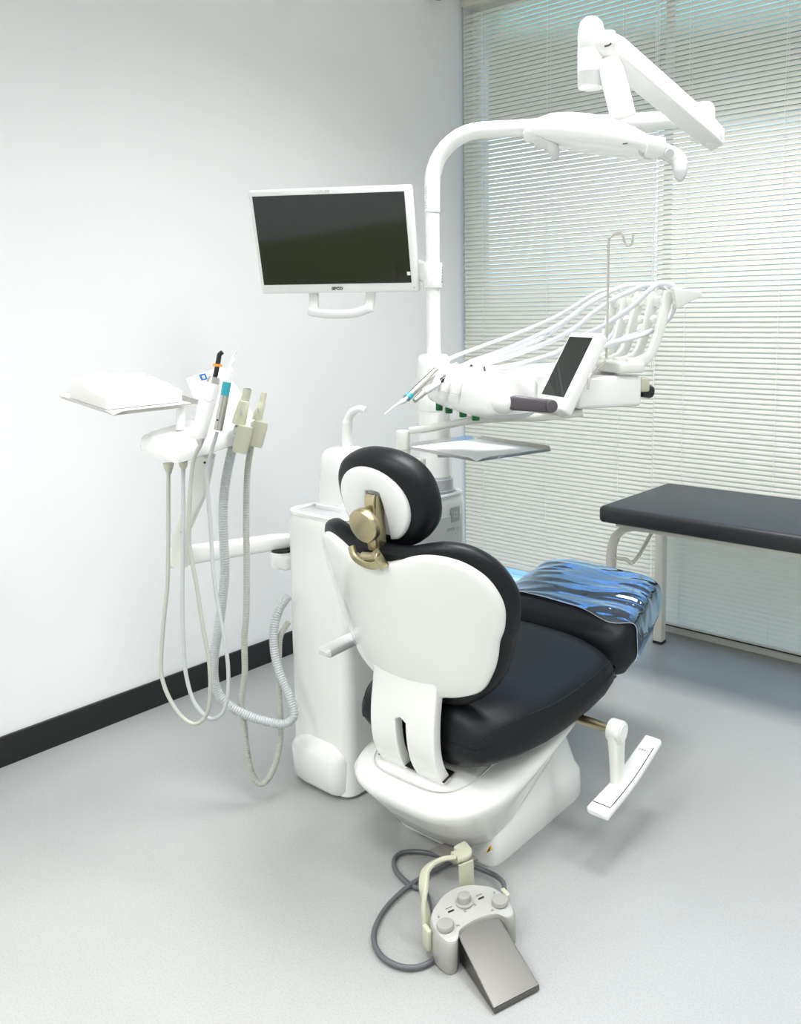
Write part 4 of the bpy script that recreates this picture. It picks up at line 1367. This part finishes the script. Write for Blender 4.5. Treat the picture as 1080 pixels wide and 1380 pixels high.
# carrying bracket
ob('carry_handle', MB().ribbon(cr([fp(-.072, -.088, .012), fp(-.088, -.086, .06), fp(-.118, -.078, .11), fp(-.150, -.055, .135), fp(-.158, -.015, .140), fp(-.150, .02, .138)], 6), [.022] * 10 + [.026] * 8 + [.034] * 8 + [.04] * 5, .012, tuple(-f_ * .6 + V((0, 0, .8))), 5)
   .ribbon(cr([fp(-.150, .02, .138), fp(-.152, .05, .136), fp(-.178, .056, .134), fp(-.188, .055, .134)], 5), .036, .014, (0, 0, 1), 5)
   .ribbon([fp(-.128, .04, .13), fp(-.124, .04, .07), fp(-.118, .035, .03)], .04, .006, tuple(-f_), 6), M_BEIGE, t)
cb = [fp(-.06, -.085, .03), PZ(575, 1206, .012), PZ(552, 1192, .009), PZ(535, 1175, .009), PZ(531, 1160, .009), PZ(540, 1150, .009), PZ(560, 1147.5, .009), PZ(585, 1151, .012), PZ(600, 1156, .02)]
ob('cable', MB().tube(cr(cb, 8), .0062, 10), M_HOSED, t)
cb = [PZ(612, 1160, .02), PZ(598, 1167, .012), PZ(570, 1182, .0155), PZ(545, 1199, .012), PZ(520, 1224, .009), PZ(506, 1250, .009), PZ(505, 1272, .009), PZ(516, 1290, .009), PZ(538, 1302, .009), PZ(562, 1303.5, .009), PZ(582, 1295, .010), PZ(598, 1278, .014)]
ob('cable', MB().tube(cr(cb, 8), .0062, 10), M_HOSED, t)
cb = [PZ(640, 1168, .03), PZ(655, 1174, .02), PZ(668, 1180, .02), PZ(678, 1189, .03), PZ(680, 1200, .045)]
ob('cable', MB().tube(cr(cb, 8), .0062, 10), M_HOSED, t)
ob('side_latch', MB().box(fp(-.05, -.104, .05), (.03, .012, .05), .004, 3, Matrix((f_, s_, V((0, 0, 1)))).transposed()), M_BEIGE, t)
ob('side_latch', MB().box(fp(-.05, .104, .06), (.03, .012, .04), .004, 3, Matrix((f_, s_, V((0, 0, 1)))).transposed()), M_BEIGE, t)

# ------------------------------------------------------------------ light
sc = bpy.context.scene
w = bpy.data.worlds.new('sky')
sc.world = w
w.use_nodes = True
nt = w.node_tree
bg = nt.nodes['Background']
tc = nt.nodes.new('ShaderNodeTexCoord')
sx_ = nt.nodes.new('ShaderNodeSeparateXYZ')
rp = nt.nodes.new('ShaderNodeValToRGB')
rp.color_ramp.elements[0].position = .48
rp.color_ramp.elements[0].color = (.20, .20, .16, 1)
rp.color_ramp.elements[1].position = .52
rp.color_ramp.elements[1].color = (.62, .80, .95, 1)
for ps, cl_ in ((.60, (.55, .72, .90, 1)), (.618, (.05, .05, .03, 1)), (.655, (.05, .055, .035, 1)), (.668, (.10, .22, .24, 1)), (.74, (.12, .30, .42, 1)), (.80, (.12, .34, .58, 1)), (.87, (.45, 1.1, 2.4, 1)), (1.0, (.55, 1.3, 2.8, 1))):
    e = rp.color_ramp.elements.new(ps)
    e.color = cl_
ma = nt.nodes.new('ShaderNodeMath')
ma.operation = 'MULTIPLY_ADD'
ma.inputs[1].default_value = .5
ma.inputs[2].default_value = .5
nt.links.new(tc.outputs['Generated'], sx_.inputs[0])
nt.links.new(sx_.outputs['Z'], ma.inputs[0])
nt.links.new(ma.outputs[0], rp.inputs['Fac'])
nt.links.new(rp.outputs['Color'], bg.inputs['Color'])
bg.inputs['Strength'].default_value = 2.4


def area(name, loc, size, energy, col=(1, 1, 1), rot=(0, 0, 0)):
    l = bpy.data.lights.new(name, 'AREA')
    l.shape = 'RECTANGLE'
    l.size, l.size_y = size
    l.energy = energy
    l.spread = math.radians(125)
    l.color = col
    o = bpy.data.objects.new(name, l)
    COL.objects.link(o)
    o.location = loc
    o.rotation_euler = rot
    return o


# ceiling panel lamps
for i, (x, y, e_) in enumerate(((-1.2, 2.0, 25), (.6, 2.0, 15), (-1.3, .4, 11), (.7, .4, 8), (-1.7, -1.3, 33), (.5, -1.3, 17))):
    area('ceiling_panel_light', (x, y, CZ - .02), (1.2, .6), e_, (.99, .99, 1))
    fp_ = MB()
    fp_.box((x, y, CZ - .005), (1.3, .7, .008), .002)
    pl2 = ob('ceiling_panel', fp_, M_WHITE)
    pl2['kind'] = 'structure'

# ------------------------------------------------------------------ camera
cd = bpy.data.cameras.new('camera')
co = bpy.data.objects.new('camera', cd)
COL.objects.link(co)
co.location = EYE
co.rotation_euler = (PI / 2 - PITCH, 0, YAW)
cd.sensor_fit = 'HORIZONTAL'
cd.sensor_width = 36
cd.lens = FPX / 1080 * 36
cd.shift_x = -(CX - 540) / 1080
cd.shift_y = -(690 - CY) / 1080
cd.clip_start = .02
sc.camera = co
sc.view_settings.view_transform = 'Standard'
sc.view_settings.look = 'None'
sc.view_settings.exposure = .70
sc.view_settings.gamma = 1
sc.view_settings.use_curve_mapping = False
sc.cycles.use_denoising = True
sc.cycles.max_bounces = 10
sc.cycles.diffuse_bounces = 5
sc.cycles.transparent_max_bounces = 12
sc.cycles.caustics_reflective = False
sc.cycles.caustics_refractive = False
